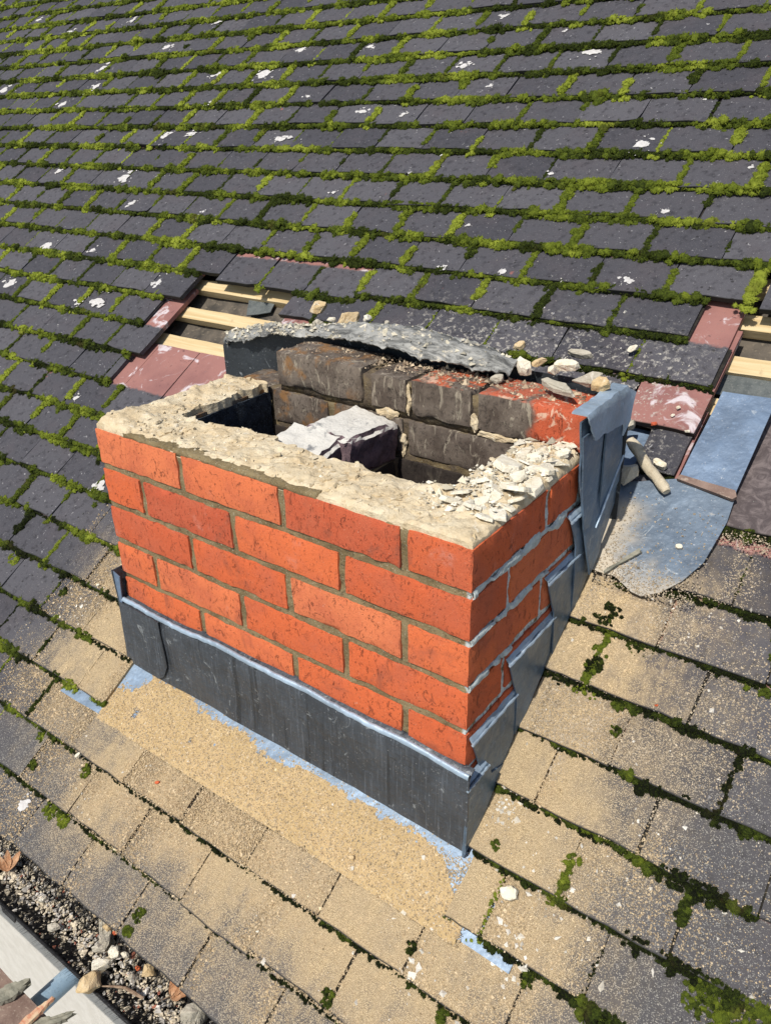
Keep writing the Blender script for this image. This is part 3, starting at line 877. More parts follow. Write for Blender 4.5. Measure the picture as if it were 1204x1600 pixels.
for k in range(8):
    r = np.random.default_rng(k + 40)
    tiny.append((oc6 * r.uniform(.7, 1.25, (6, 1)), of6, 6))
LOD[3] = tiny
spots = []                                               # x s n r tone big
def cover(x, s):
    """tail cover, joint cover, size, tone bias"""
    up = min(1.0, max(0.0, (s - 1.25) / 0.25))
    if s > 1.28:
        if x > -0.75 and s < 1.46: return 0.85, 0.55, 0.95, -0.12
        return 0.86, 0.93, 1.12, 0.01
    if x < -0.79:
        if s > 0.80: return 0.86, 0.90, 1.02, 0.0
        if s > 0.52: return 0.80, 0.70, 1.0, 0.0
        f = min(1.0, max(0.0, (-0.80 - x) / 0.3))
        return 0.25 + 0.55 * f, 0.10 + 0.6 * f, 0.7 + 0.3 * f, -0.04
    if x > 0.0 and s > 0.28:
        f = min(1.0, max(0.0, (x - 0.02) / 0.28))
        return 0.62 + 0.38 * f, 0.15 + 0.35 * f, 0.60 + 0.22 * f, -0.20
    return 0.16, 0.14, 0.5, -0.3
def hsh(*a):
    return (math.sin(sum(v * c for v, c in zip(a, (127.1, 311.7, 74.7)))) * 43758.5453) % 1.0
for t in tiles:
    if not t['vis'] or t['mode'] == 1.0: continue
    x0, x1, j, s0 = t['x0'], t['x1'], t['j'], t['s0']
    if j == 0: continue
    xc = (x0 + x1) / 2
    ct, cj, size, tb = cover(xc, s0)
    if 10 <= j <= 13 and -0.95 < xc < 0.1: ct *= 0.5
    x = x0 + 0.002
    supported = [q for q in row_gaps(j - 1)]
    while x < x1:
        pres = 0.5 + 0.75 * fbm(x * 7.5, s0 * 7.5, 3.0, 3)
        blob = max(0.0, fbm(x * 4.2 + 40, s0 * 4.2, 7.0, 2))
        thick = max(0.25, 1.0 + 1.5 * fbm(x * 14 + 9, s0 * 14, 2.0, 3))
        over_gap = any(a < x < b for a, b in supported)
        if pres < 0.20 + ct and not over_gap:
            tone = 0.40 + tb + 0.60 * fbm(x * 5 + 11, s0 * 5, 1.0, 2) + 0.45 * fbm(x * 22 + 11, s0 * 22, 1.0, 3) + 0.16 * blob
            for q in range(2 if size < 0.75 else 3):
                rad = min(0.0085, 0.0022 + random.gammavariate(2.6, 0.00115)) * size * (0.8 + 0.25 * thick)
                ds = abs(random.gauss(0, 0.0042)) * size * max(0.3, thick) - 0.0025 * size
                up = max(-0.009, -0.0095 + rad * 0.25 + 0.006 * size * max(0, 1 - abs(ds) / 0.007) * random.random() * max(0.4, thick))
                # tone drops low in the gap: shade at the moss base is painted in
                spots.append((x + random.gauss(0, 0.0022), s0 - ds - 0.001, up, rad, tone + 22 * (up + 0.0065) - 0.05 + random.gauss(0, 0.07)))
            if blob > 0.30 and size > 0.75 and random.random() < 0.8:
                rad = random.uniform(0.004, 0.0085) * size
                spots.append((x, s0 - random.uniform(0.002, 0.016), -0.009 + rad * 0.4, rad, tone + 0.10 + random.gauss(0, 0.06)))
                spots.append((x, s0 + random.uniform(0, 0.004), 0.0002 + rad * 0.1, rad * 0.7, tone + 0.06))
        x += random.uniform(0.0046, 0.0074)
    # black dirt and dead moss under every tail, also painting in the gap's shadow
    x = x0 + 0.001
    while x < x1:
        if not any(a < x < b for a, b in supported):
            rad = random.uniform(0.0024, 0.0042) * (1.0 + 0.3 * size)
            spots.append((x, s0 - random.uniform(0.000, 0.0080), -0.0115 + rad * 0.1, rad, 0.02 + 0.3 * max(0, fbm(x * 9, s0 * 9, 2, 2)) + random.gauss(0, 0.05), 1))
        x += random.uniform(0.0038, 0.0062)
    # joint on the right of the tile
    over_gap = any(a - 0.01 < x1 < b + 0.01 for a, b in row_gaps(j))
    h = hsh(x1, s0, 1.0)
    if h < cj and not over_gap:
        lo = s0 + 0.002; hi = s0 + GA - 0.004
        if hsh(x1, s0, 2.0) < 0.35: lo += random.uniform(0.01, 0.05)
        if hsh(x1, s0, 3.0) < 0.2: hi -= random.uniform(0.01, 0.05)
        fat = 1.55 if hsh(x1, s0, 5.0) < 0.42 else (1.1 if hsh(x1, s0, 6.0) < 0.6 else 0.66)
        tj = 0.42 + tb + 0.9 * fbm(x1 * 5 + 3, s0 * 5, 1.0, 2) + (0.22 if fat > 1.2 else 0.0)
        if hsh(x1, s0, 8.0) < 0.75:
            for q in range(random.randint(5, 14)):
                rad = random.uniform(0.0032, 0.0068) * size
                spots.append((x1 + random.gauss(0, 0.0085), s0 + random.uniform(-0.017, 0.004), -0.0095 + rad * 0.5, rad, tj + 0.12 + random.gauss(0, 0.08)))
        s = lo
        while s < hi:
            rad = random.uniform(0.0030, 0.0062) * size * fat
            spots.append((x1 + random.gauss(0, 0.0020), s, -SLOPE * (s - s0) - 0.001 + rad * 0.12, rad, tj + random.gauss(0, 0.08)))
            if fat > 1.2:
                spots.append((x1 + random.gauss(0, 0.005), s, -SLOPE * (s - s0) + rad * 0.2, rad * 0.9, tj + random.gauss(0.05, 0.08)))
            s += random.uniform(0.0042, 0.006)
# loose cushions
for (x, s, r_, k, tn) in [(0.1420, 1.0791, 0.0120, 40, 0.12), (-1.0965, 0.4634, 0.0100, 25, 0.15), (0.0802, 0.7413, 0.0160, 45, 0.02), (0.1374, 0.8008, 0.0220, 60, 0.20), (0.0714, 0.8326, 0.0220, 40, 0.02), (0.0728, 0.9008, 0.0200, 30, 0.00), (-0.7727, 0.0873, 0.0180, 70, 0.50), (-0.7311, 0.0878, 0.0140, 50, 0.60), (-0.8756, 0.1338, 0.0100, 20, 0.30), (-0.7466, 0.1791, 0.0120, 30, 0.40), (-0.9049, 0.1844, 0.0100, 20, 0.40), (-1.3187, 0.4808, 0.0200, 60, 0.60), (0.3699, 0.3787, 0.0220, 70, 0.35), (0.4163, 0.3815, 0.0220, 60, 0.40), (-0.0038, 0.2403, 0.0080, 12, 0.10), (0.0533, 0.4267, 0.0060, 10, 0.30), (0.3574, 0.5961, 0.0080, 14, 0.10), (-0.0877, 0.1179, 0.0120, 20, 0.25), (0.0800, 0.1870, 0.0100, 20, 0.30), (0.1645, 0.2878, 0.0100, 20, 0.20), (0.1398, 0.6981, 0.0100, 16, 0.25), (0.1498, 0.6590, 0.0080, 12, 0.25), (-0.4638, 0.0438, 0.0120, 35, 0.25), (-0.4650, 0.0155, 0.0100, 25, 0.30)]:
    for q in range(k):
        a = random.uniform(0, 6.283); d = r_ * math.sqrt(random.random())
        spots.append((x + d * math.cos(a), s + d * math.sin(a), tile_n(s) + 0.002, random.uniform(0.002, 0.0045), tn + 0.08 + random.gauss(0, 0.12)))
MV, MF, MTn = [], [], []; nb = 0
for sp_ in spots:
    x, s, n, r_, tone = sp_[:5]; dk = 1 if len(sp_) > 5 else 0
    P_ = RP(x, s, n)
    px, py, d = proj(P_)
    if d < 0.1 or not (-40 < px < 1244 and -40 < py < 1640): continue
    rp_ = r_ / d * 791.0
    if dk == 1: lv = 1 if rp_ > 2.2 else (2 if rp_ > 1.6 else 3)
    else: lv = 0 if rp_ > 4.6 else (1 if rp_ > 1.7 else (2 if rp_ > 1.3 else 3))
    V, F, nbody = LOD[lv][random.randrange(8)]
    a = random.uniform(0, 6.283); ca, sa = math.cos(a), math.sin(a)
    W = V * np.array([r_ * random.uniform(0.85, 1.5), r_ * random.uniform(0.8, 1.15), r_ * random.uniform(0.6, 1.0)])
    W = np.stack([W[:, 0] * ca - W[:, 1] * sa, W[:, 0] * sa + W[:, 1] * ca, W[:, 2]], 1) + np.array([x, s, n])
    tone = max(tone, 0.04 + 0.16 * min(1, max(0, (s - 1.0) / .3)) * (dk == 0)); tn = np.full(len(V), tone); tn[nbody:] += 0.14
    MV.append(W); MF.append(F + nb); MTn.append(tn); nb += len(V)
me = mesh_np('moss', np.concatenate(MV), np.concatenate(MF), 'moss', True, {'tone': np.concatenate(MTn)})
tag(ob('moss', me, roof), kind='stuff')
print('moss clumps', len(MV), 'tris', len(me.polygons))

# ================================================================== CHIMNEY
CHB = Vector((-0.3885, 0.22, -0.45))
chim = empty('brick_chimney', CHB)
tag(chim, 'cut-down orange brick chimney stack with two open sooty flues and lead flashing', 'chimney')
INV = Matrix.Translation(-CHB)
def part(name, me, parent=None, grand=None):
    o = bpy.data.objects.new(name, me); COL.objects.link(o)
    if grand is not None:
        o.parent = grand; o.matrix_parent_inverse = Matrix.Identity(4)
    else:
        o.parent = chim; o.matrix_parent_inverse = INV
    return o
CW, CD, CP, BH = 0.777, 0.440, 0.077, 0.066
bs = 0
def brick(x0, x1, y0, y1, k, mat='brick', cell=0.011, rough=0.0011, edge=0.0022, dz=(0, 0)):
    global bs; bs += 1
    z1 = -CP * k; z0 = z1 - BH
    return part('brick', brick_mesh('brick', (x0, y0, z0 + dz[0]), (x1, y1, z1 + dz[1]), mat, cell, rough, edge, bs))
B = 0.1025
for k in range(0, 7):
    odd = k % 2
    if not odd:
        fr = [(-.777, -.562), (-.551, -.336), (-.325, -.1135)]
        for a, b in fr: brick(a, b, 0, B, k)
        brick(-B, 0, 0, .215, k)
        brick(-B, 0, .226, .3275, k)
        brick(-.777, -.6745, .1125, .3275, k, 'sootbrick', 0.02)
        bk = [(-.777, -.675), (-.665, -.52), (-.509, -.345), (-.334, -.12), (-.109, 0)]
    else:
        fr = [(-.664, -.4495), (-.4385, -.2245), (-.2135, 0)]
        for a, b in fr: brick(a, b, 0, B, k)
        brick(-.777, -.6745, 0, .215, k)
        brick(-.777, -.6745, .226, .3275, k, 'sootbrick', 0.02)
        brick(-B, 0, .1135, .3275, k)
        bk = [(-.777, -.562), (-.552, -.44), (-.43, -.215), (-.205, 0)]
    for a, b in bk:
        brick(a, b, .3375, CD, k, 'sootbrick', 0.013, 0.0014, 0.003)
    if k > 0:
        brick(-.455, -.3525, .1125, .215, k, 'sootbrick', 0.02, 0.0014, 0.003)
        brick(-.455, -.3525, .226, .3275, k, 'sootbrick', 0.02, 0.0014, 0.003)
# the extra course still standing at the back
for a, b, dz in ((-.648, -.436, .003), (-.416, -.338, -.003), (-.328, -.205, 0), (-.194, 0, .001)):
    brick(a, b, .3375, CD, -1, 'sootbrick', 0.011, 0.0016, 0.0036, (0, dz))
# top of the wall between the flues
def mf(lo, hi, seed, rot, at, lab=None):
    me = brick_mesh('burnt_brick', [l - a for l, a in zip(lo, at)], [h - a for h, a in zip(hi, at)], 'feather', 0.009, 0.0042, 0.011, seed)
    o = part('burnt_brick', me); o.location = at; o.rotation_euler = rot
    if lab: o['label'] = lab
    return o
mf((-.462, .196, -.074), (-.354, .338, .004), 71, (math.radians(-3), math.radians(4), math.radians(-4)), (-.407, .265, -.036), 'burnt brick with ash-white top between the flues')
mf((-.486, .104, -.066), (-.372, .214, .000), 72, (math.radians(7), math.radians(5), math.radians(6)), (-.435, .16, -.030), 'broken white burnt brick end')

def wall_grid(name, lo, hi, cell=0.006, seed=0, amp=0.0022):
    bm = bmesh.new()
    cuts = [max(1, int(round((h - l) / cell))) for l, h in zip(lo, hi)]
    for i in range(3):
        if hi[i] - lo[i] < 0.2: cuts[i] = min(cuts[i], 3)
    box_bm(bm, lo, hi, cuts)
    for v in bm.verts:
        q = v.co * 30 + Vector((seed, 0, 0))
        v.co += mnoise.noise_vector(q) * amp + mnoise.noise_vector(q * 3.1) * amp * 0.8
    return mesh_bm(name, bm, 'joint', True)
I = 0.0042
part('mortar_bed', wall_grid('mortar_bed', (-CW + I, I, -.60), (-I, B - .004, -.002), 0.006, 1))
part('mortar_bed', wall_grid('mortar_bed', (-B + .004, B, -.60), (-I, CD - .004, -.002), 0.006, 2))
part('mortar_bed', wall_grid('mortar_bed', (-CW + I, B, -.60), (-.6785, CD - .004, -.002), 0.012, 3))
part('mortar_bed', wall_grid('mortar_bed', (-.6785, .3425, -.60), (-B, CD - .004, -.001), 0.007, 4, 0.003))
part('mortar_bed', wall_grid('mortar_bed', (-.645, .345, -.002), (-.004, CD - .006, .068), 0.007, 5, 0.003))
part('mortar_bed', wall_grid('mortar_bed', (-.452, B, -.60), (-.356, .3425, -.078), 0.01, 6, 0.003))
# soot-black parging on the left flue's wall, heaps at the bottom of the flues
rows = [[(-.6715 + 0.004 * fbm(y * 20, z * 20, 2), y, z) for y in np.linspace(.106, .336, 26)] for z in np.linspace(-.55, -.006, 46)]
part('flue_parging', grid_sheet('flue_parging', rows[::-1], 'parge', 0.003))
def heap(x0, x1, y0, y1, z, amp, seed, mat):
    rows = [[(x, y, z + amp * fbm(x * 13 + seed, y * 13, 0, 5) + 0.35 * amp * fbm(x * 50, y * 50, seed, 3)) for x in np.linspace(x0, x1, 44)] for y in np.linspace(y0, y1, 40)]
    return part('soot_heap', grid_sheet('soot_heap', rows, mat, 0.004))
heap(-.354, -.100, .100, .340, -.165, .055, 3, 'soot')
heap(-.676, -.452, .100, .340, -.36, .05, 8, 'soot')

# ------------------------------------------------------------------ mortar crust on the cut top
def crust_mask(x, y):
    e = 0.010 * fbm(x * 22, y * 22, 5.0, 4) + 0.006 * fbm(x * 70, y * 70, 2.0, 2)
    if y > 0.338: return False
    fl = (x > -.676 + e and x < -.452) or (x > -.362 and x < -.100 + e)
    mid = (-.452 <= x <= -.362)
    inner_y = .114 + 1.2 * e + (0.020 if -.60 < x < -.45 else 0.0) * (0.5 + fbm(x * 18, 1, 0, 2))
    if (fl or mid) and y > inner_y: return False
    return True
def crust_h(x, y):
    big = fbm(x * 9, y * 9, 1.0, 4); f1 = fbm(x * 40, y * 40, 4.0, 4); f2 = abs(fbm(x * 75, y * 75, 9.0, 3))
    h = 0.0105 + 0.0055 * big + 0.0018 * f1 + 0.0012 * f2
    w = max(0.0, min(1.0, (x + .17) / .05)) * max(0.0, min(1.0, (y - .05) / .06))
    h += 0.010 * w * (0.7 + 0.6 * fbm(x * 20, y * 20, 6.0, 3))
    lw = max(0.0, min(1.0, (-.66 - x) / .05)); h += 0.006 * lw * (1 + big)
    # layered, flaky look
    q = 0.0050; h = 0.50 * h + 0.50 * (math.floor(h / q + 0.30 * f1) * q)
    # outer edges thin out
    eo = min(y - (0.011 + 0.006 * fbm(x * 14, 0, 0, 3) if -.69 < x < -.26 else 0.001), -x - 0.002, x + CW - 0.001) + 0.003 * fbm(x * 60, y * 60, 0, 2)
    t = max(0.0, min(1.0, eo / 0.013))
    return 0.0012 + (h - 0.0012) * (t ** 0.45)
cell = 0.0036
nx, ny = int(CW / cell), int(0.338 / cell)
bm = bmesh.new(); vg = {}
def cv(i, j):
    if (i, j) not in vg:
        x = -CW + i * CW / nx; y = j * cell
        jx, jy = 0.0014 * mnoise.noise(Vector((i * .9, j * .9, 1))), 0.0014 * mnoise.noise(Vector((i * .9, j * .9, 7)))
        vg[i, j] = bm.verts.new((min(-0.003, max(-CW + 0.003, x + jx)), max(0.0035, y + jy), crust_h(x, y)))
    return vg[i, j]
for i in range(nx):
    for j in range(ny):
        if crust_mask(-CW + (i + .5) * CW / nx, (j + .5) * cell):
            bm.faces.new((cv(i, j), cv(i + 1, j), cv(i + 1, j + 1), cv(i, j + 1)))
be = [e for e in bm.edges if len(e.link_faces) == 1]
for _ in range(5):
    nb_ = {}
    for e in be:
        for v, w in ((e.verts[0], e.verts[1]), (e.verts[1], e.verts[0])): nb_.setdefault(v, []).append(w.co.copy())
    for v, l in nb_.items():
        if 0.004 < v.co.y and -CW + .004 < v.co.x < -.004:
            m_ = sum(l, Vector()) / len(l); v.co = v.co * 0.5 + m_ * 0.5
r = bmesh.ops.extrude_edge_only(bm, edges=be)
for v in [g for g in r['geom'] if isinstance(g, bmesh.types.BMVert)]:
    v.co.z = min(v.co.z, -0.006 + 0.002 * mnoise.noise(v.co * 30))
me = mesh_bm('mortar_crust', bm, 'crust', True); smooth_by_angle(me, 42)
part('mortar_crust', me)
part('mortar_bed', wall_grid('mortar_bed', (-.70, .0028, -.004), (-.262, .03, .0062), 0.005, 7, 0.0012))
# crumbs trodden into the crust: too many to count
VV, FF, CC = [], [], []; nb = 0
oc = np.array([(1, 0, -.5), (-1, 0, -.5), (0, 1, -.5), (0, -1, -.5), (0, 0, 1)], float)
of = np.array([(0, 2, 4), (2, 1, 4), (1, 3, 4), (3, 0, 4)])
def crumbs(pts, cols, sizes, squash=0.6):
    global nb
    out_v, out_f, out_c = [], [], []; b0 = 0
    n = len(pts)
    a = rng.uniform(0, 6.283, n)
    sc = np.stack([sizes * rng.uniform(0.7, 1.4, n), sizes * rng.uniform(0.6, 1.1, n), sizes * squash * rng.uniform(0.6, 1.2, n)], 1)
    jit = 1 + rng.uniform(-0.3, 0.3, (n, 5, 3))
    L = oc[None] * sc[:, None, :] * jit
    L += rng.normal(0, 0.18, (n, 5, 3)) * sizes[:, None, None]
    x = L[..., 0] * np.cos(a)[:, None] - L[..., 1] * np.sin(a)[:, None]
    y = L[..., 0] * np.sin(a)[:, None] + L[..., 1] * np.cos(a)[:, None]
    W = np.stack([x, y, L[..., 2]], -1) + pts[:, None, :]
    F = of[None] + (np.arange(n) * 5)[:, None, None]
    return W.reshape(-1, 3), F.reshape(-1, 3), np.repeat(cols, 5, 0)
def tint(n, a, b, jit=0.12):
    t = rng.random((n, 1)); c = np.array(a) * (1 - t) + np.array(b) * t
    return np.clip(c * (1 + rng.normal(0, jit, (n, 1))), 0.01, 0.85)
cp = []
while len(cp) < 1100:
    x, y = -random.random() * CW, random.random() * .335
    if not crust_mask(x, y) or y < 0.012 or x > -0.008 or x < -CW + .01: continue
    if fbm(x * 16, y * 16, 3, 3) < -0.05 and random.random() < 0.7: continue
    cp.append((x, y, crust_h(x, y) + 0.0005))
cp = np.array(cp)
sz = rng.gamma(1.6, 0.0010, len(cp)).clip(0.0006, 0.006)
W, F, C = crumbs(cp, tint(len(cp), (0.50, 0.39, 0.23), (0.68, 0.60, 0.46)), sz, 0.5)
o = part('mortar_crumbs', mesh_np('mortar_crumbs', W, F, 'grain', False, None, {'tint': C})); tag(o, kind='stuff')
hp = []
while len(hp) < 900:
    x, y = random.gauss(-.06, .035), random.uniform(.06, .33)
    if not crust_mask(x, y) or x > -.006: continue
    hp.append((x, y, crust_h(x, y) + random.random() ** 2 * .010))
hp = np.array(hp)
W, F, C = crumbs(hp, tint(len(hp), (0.52, 0.46, 0.34), (0.74, 0.69, 0.58)), rng.gamma(1.5, 0.0016, len(hp)).clip(0.0007, 0.009), 0.6)
o = part('heap_crumbs', mesh_np('heap_crumbs', W, F, 'grain', False, None, {'tint': C})); tag(o, kind='stuff')
# larger flakes bedded flat in the crust
fv, ff = [], []; fb = 0
while len(fv) < 260:
    x, y = -random.random() * CW, random.random() * .33
    if not crust_mask(x, y) or y < 0.022 or x > -0.02 or x < -CW + .015: continue
    if fbm(x * 10, y * 10, 6, 2) < -0.1: continue
    L = min(0.030, 0.006 + random.gammavariate(1.5, 0.0045))
    bmh = bmesh.new()
    for p_ in slab_pts(L, L * random.uniform(.5, .8), L * 0.28, random.choice((5, 6, 7)), random.randrange(10 ** 6)): bmh.verts.new(p_)
    rr = bmesh.ops.convex_hull(bmh, input=bmh.verts)
    junk = [g for g in rr['geom_interior'] + rr['geom_unused'] if isinstance(g, bmesh.types.BMVert)]
    bmesh.ops.delete(bmh, geom=list(set(junk)), context='VERTS'); bmesh.ops.triangulate(bmh, faces=bmh.faces); bmh.verts.index_update()
    mt = Matrix.Translation((x, y, crust_h(x, y) + L * 0.015)) @ Matrix.Rotation(random.uniform(0, 6.28), 4, 'Z') @ Matrix.Rotation(random.gauss(0, .16), 4, 'X') @ Matrix.Rotation(random.gauss(0, .16), 4, 'Y')
    fv.append([tuple(mt @ v.co) for v in bmh.verts]); ff.append([[v.index + fb for v in f.verts] for f in bmh.faces]); fb += len(bmh.verts); bmh.free()
o = part('crust_flakes', mesh_np('crust_flakes', sum(fv, []), sum(ff, []), 'crust')); tag(o, kind='stuff')
# grit on top of the back wall
cp = np.stack([-rng.random(900) * .64, .343 + rng.random(900) ** 0.7 * .085, np.full(900, .079)], 1)
W, F, C = crumbs(cp, tint(900, (0.22, 0.15, 0.10), (0.55, 0.44, 0.30), 0.25), rng.gamma(2.0, 0.0010, 900).clip(0.0008, 0.006), 0.8)
o = part('wall_grit', mesh_np('wall_grit', W, F, 'grain', False, None, {'tint': C})); tag(o, kind='stuff')
# mortar squeezed out between the bricks of the back wall
for i, (x, z, L, Hh) in enumerate(((-.333, .038, .014, .085), (-.199, .022, .022, .05), (-.16, .006, .10, .018), (-.05, .006, .08, .020), (-.38, .004, .07, .03), (-.345, -.05, .02, .07))):
    pts = [(q[0], q[1], q[2]) for q in rock_pts(L * 0.9, 0.007, Hh, 26, i + 40)]
    o = part('mortar_squeeze', hull_mesh('mortar_squeeze', pts, 'crust', False, 0.0, 3, i, 0.0045)); o.location = (x, .3398, z)

# ------------------------------------------------------------------ lead flashing on the stack
AP_TOP = -0.366
def apron_n(s): return -SLOPE * (s - 2 * GA) + 0.004
def apron_pt(s):
    v = RP(0, s, apron_n(s)); return v.y, v.z
ft = []
for s in np.linspace(0.4125, 0.271, 12): ft.append(apron_pt(s))
rows = []
prof = [(0.004, AP_TOP + .012), (-0.004, AP_TOP + .010), (-0.0105, AP_TOP + .002), (-0.012, AP_TOP - .008)]
y_b, z_b = apron_pt(0.4125)
for t in np.linspace(0.15, 1.0, 7):
    prof.append((-0.012 - 0.003 * t ** 3, AP_TOP - .01 + (z_b - AP_TOP + 0.022) * t))
XS = np.linspace(-0.782, 0.014, 90)
def upwob(x, k): return 0.0022 * fbm(x * 9, k * 0.35, 3.0, 3)
rows = []
for k, (y, z) in enumerate(prof):
    r_ = []
    for x in XS:
        ww = 0.006 * fbm(x * 7, 0, 8, 2) if k < 4 else 0.004 * fbm(x * 7, 0, 8, 2) * max(0, 1 - (k - 3) / 4)
        sag = -0.010 * max(0.0, (x + 0.2) / 0.2)
        r_.append((x, y - upwob(x, k), z + ww + sag))
    rows.append(r_)
rows.append([(x, y_b - 0.012 + 0.0015 * fbm(x * 8, 2, 0, 2), z_b + 0.004 - 0.012 * max(0.0, (x + .05) / .06)) for x in XS])
part('lead_upstand', grid_sheet('lead_upstand', rows[::-1], 'leaddark', 0.0022))
# bright rolled top edge
rows = []
for q in np.linspace(-0.5, math.pi * 0.62, 7):
    rows.append([(x, -0.0104 - 0.0022 * math.sin(q) - upwob(x, 2) - 0.001, AP_TOP + .0070 + 0.0040 * math.cos(q) + 0.006 * fbm(x * 7, 0, 8, 2) - 0.010 * max(0.0, (x + 0.2) / 0.2) + 0.0022 * fbm(x * 45, 1, 1, 3)) for x in XS])
part('lead_roll', grid_sheet('lead_roll', rows, 'leadfold', 0.002))
# foot of the apron, spread over the tiles
def foot_rows(x0f, x1f, s0, s1, n=16, m=70, wob=0.0012, lift=0.0):
    out = []
    for s in np.linspace(s0, s1, n):
        a, b = x0f(s), x1f(s)
        out.append([tuple(RP(x, s + 0.004 * fbm(x * 5, 0, 0, 2) * (1 if s < s0 + .03 else 0), apron_n(s) + lift + wob * fbm(x * 12, s * 12, 3.0, 2))) for x in np.linspace(a, b, m)])
    return out
part('lead_apron', grid_sheet('lead_apron', foot_rows(lambda s: -0.935 + (s - .272) * 0.62, lambda s: 0.140 - max(0, s - .30) * 1.0, 0.281, 0.418), 'leadfoot', 0.0025))
# lapped corner piece on the left, and the sliver standing beyond the left side
part('lead_lap', sheet_mesh('lead_lap', [(-.786, -.0165, -.362), (-.668, -.0165, -.366), (-.664, -.0165, -.47), (-.676, -.0185, -.497), (-.692, -.021, -.508), (-.786, -.021, -.492)], 0.0024, (0, -1, 0), 'leaddark', 0.02, 0.0012, seed=3))
part('side_flashing', sheet_mesh('side_flashing', [(-.781, -.012, -.500), (-.788, -.018, -.290), (-.780, .03, -.286), (-.780, .2, -.16), (-.780, .43, .0), (-.780, .43, -.2), (-.780, .2, -.38)], 0.003, (-1, 0, 0), 'leaddark', 0.03, 0.001, seed=4))
part('lead_lap', sheet_mesh('lead_lap', [(-.788, -.016, -.290), (-.768, -.0145, -.300), (-.776, -.0145, -.362), (-.786, -.016, -.362)], 0.002, (0, -1, 0), 'lead', 0.02, 0.0005, seed=5))

def step(y0, y1, zt, xo, mat, seed, low=None, lean=0.030, drop=0.075):
    """one piece of step flashing on the right side: face, and the fold going back into the joint"""
    yl = y0 + lean
    zr = lambda y: zroof(y) - 0.004
    ye = min(y1 + 0.05, 0.44)
    pts = [(xo, y0, zt), (xo, y1, zt), (xo, y1 + 0.012, zt - 0.03), (xo, ye, max(zr(ye), zt - 0.2)), (xo + 0.004, (yl + ye) / 2, zr((yl + ye) / 2)), (xo + 0.004, yl, zr(yl)), (xo, yl, zt - drop)]
    o = part('step_flashing', sheet_mesh('step_flashing', pts, 0.0025, (1, 0, 0), mat, 0.016, 0.0016, seed=seed))
    n = 20; rows = []
    for q in np.linspace(0, 1, 5):
        rows.append([(xo + 0.001 - (xo + 0.001) * q ** 1.3 + 0.001 * fbm(y * 50, q, seed, 2), y, zt - 0.004 + 0.010 * q + 0.0018 * fbm(y * 40, q * 2, seed + 3, 2)) for y in np.linspace(y0, y1, n)])
    f = bpy.data.objects.new('lead_fold', grid_sheet('lead_fold', rows, 'leadfold', 0.002)); COL.objects.link(f)
    f.parent = o; f.matrix_parent_inverse = Matrix.Identity(4)
    rt = [(xo + 0.0015, y, zt - 0.003 + 0.0018 * fbm(y * 40, 0, seed + 3, 2)) for y in np.linspace(y0 - 0.003, y1, 16)]
    f2 = bpy.data.objects.new('lead_edge', tube_mesh('lead_edge', rt, [0.0022 * (1 + 0.3 * math.sin(i * 2.1)) for i in range(16)], 'leadfold', 6)); COL.objects.link(f2)
    f2.parent = o; f2.matrix_parent_inverse = Matrix.Identity(4)
step(-0.010, .052, -.394, 0.0110, 'leadblue', 1, lean=-0.006, drop=0.14)
step(.010, .146, -.324, 0.0050, 'leadblue', 2)
step(.112, .266, -.246, 0.0060, 'leadblue', 3)
step(.228, .352, -.163, 0.0072, 'leadblue', 4)
step(.292, .350, -.082, 0.0085, 'leadblue', 5, drop=0.06)

# pale mortar smeared along the joints of the right side
def smear(zc, y0, y1, seed, wid=.013):
    rows = []
    ys = np.linspace(y0, y1, int((y1 - y0) / .0035))
    for q in np.linspace(-1, 1, 7):
        r_ = []
        for y in ys:
            w_ = wid * 0.5 * max(0.25, 0.9 + 1.1 * fbm(y * 24, seed, 0, 4)); off = .003 * fbm(y * 14, seed, 5, 3)
            zz = zc + off + q * w_ + .0012 * fbm(y * 90, q * 3 + seed, 1, 2)
            r_.append((-0.0012 + 0.0032 * (1 - abs(q) ** 3) + .0012 * fbm(y * 70, q * 5, seed, 3) - (.004 if fbm(y * 17, seed, 9, 2) < -.18 else 0), y, zz))
        rows.append(r_)
    part('mortar_smear', grid_sheet('mortar_smear', rows, 'smear', 0.002))
smear(-.0715, .006, .120, 1); smear(-.0710, .105, .285, 2, .022)
smear(-.1485, .004, .235, 3, .014); smear(-.2255, .004, .125, 4, .015)
# saddle end standing on the right of the back wall
part('saddle_end', sheet_mesh('saddle_end', [(.012, .283, .084), (.012, .438, .086), (.012, .456, .05), (.014, .478, -.105), (.020, .40, -.180), (.022, .362, -.212), (.015, .335, -.12), (.013, .300, -.02)], 0.003, (1, 0, 0), 'leadblue', 0.016, 0.0022, seed=6))
part('saddle_strip', sheet_mesh('saddle_strip', [(.0175, .372, .060), (.0175, .446, .060), (.0175, .462, -.075), (.0175, .425, -.096), (.0175, .394, -.120), (.0175, .385, -.09)], 0.003, (1, 0, 0), 'leadblue', 0.016, 0.0014, seed=7))
part('saddle_strip', sheet_mesh('saddle_strip', [(.0160, .286, .060), (.0160, .366, .060), (.0160, .368, -.080), (.0160, .352, -.118), (.0160, .328, -.112), (.0160, .312, -.06)], 0.003, (1, 0, 0), 'leadblue', 0.016, 0.0014, seed=8))
rows = []
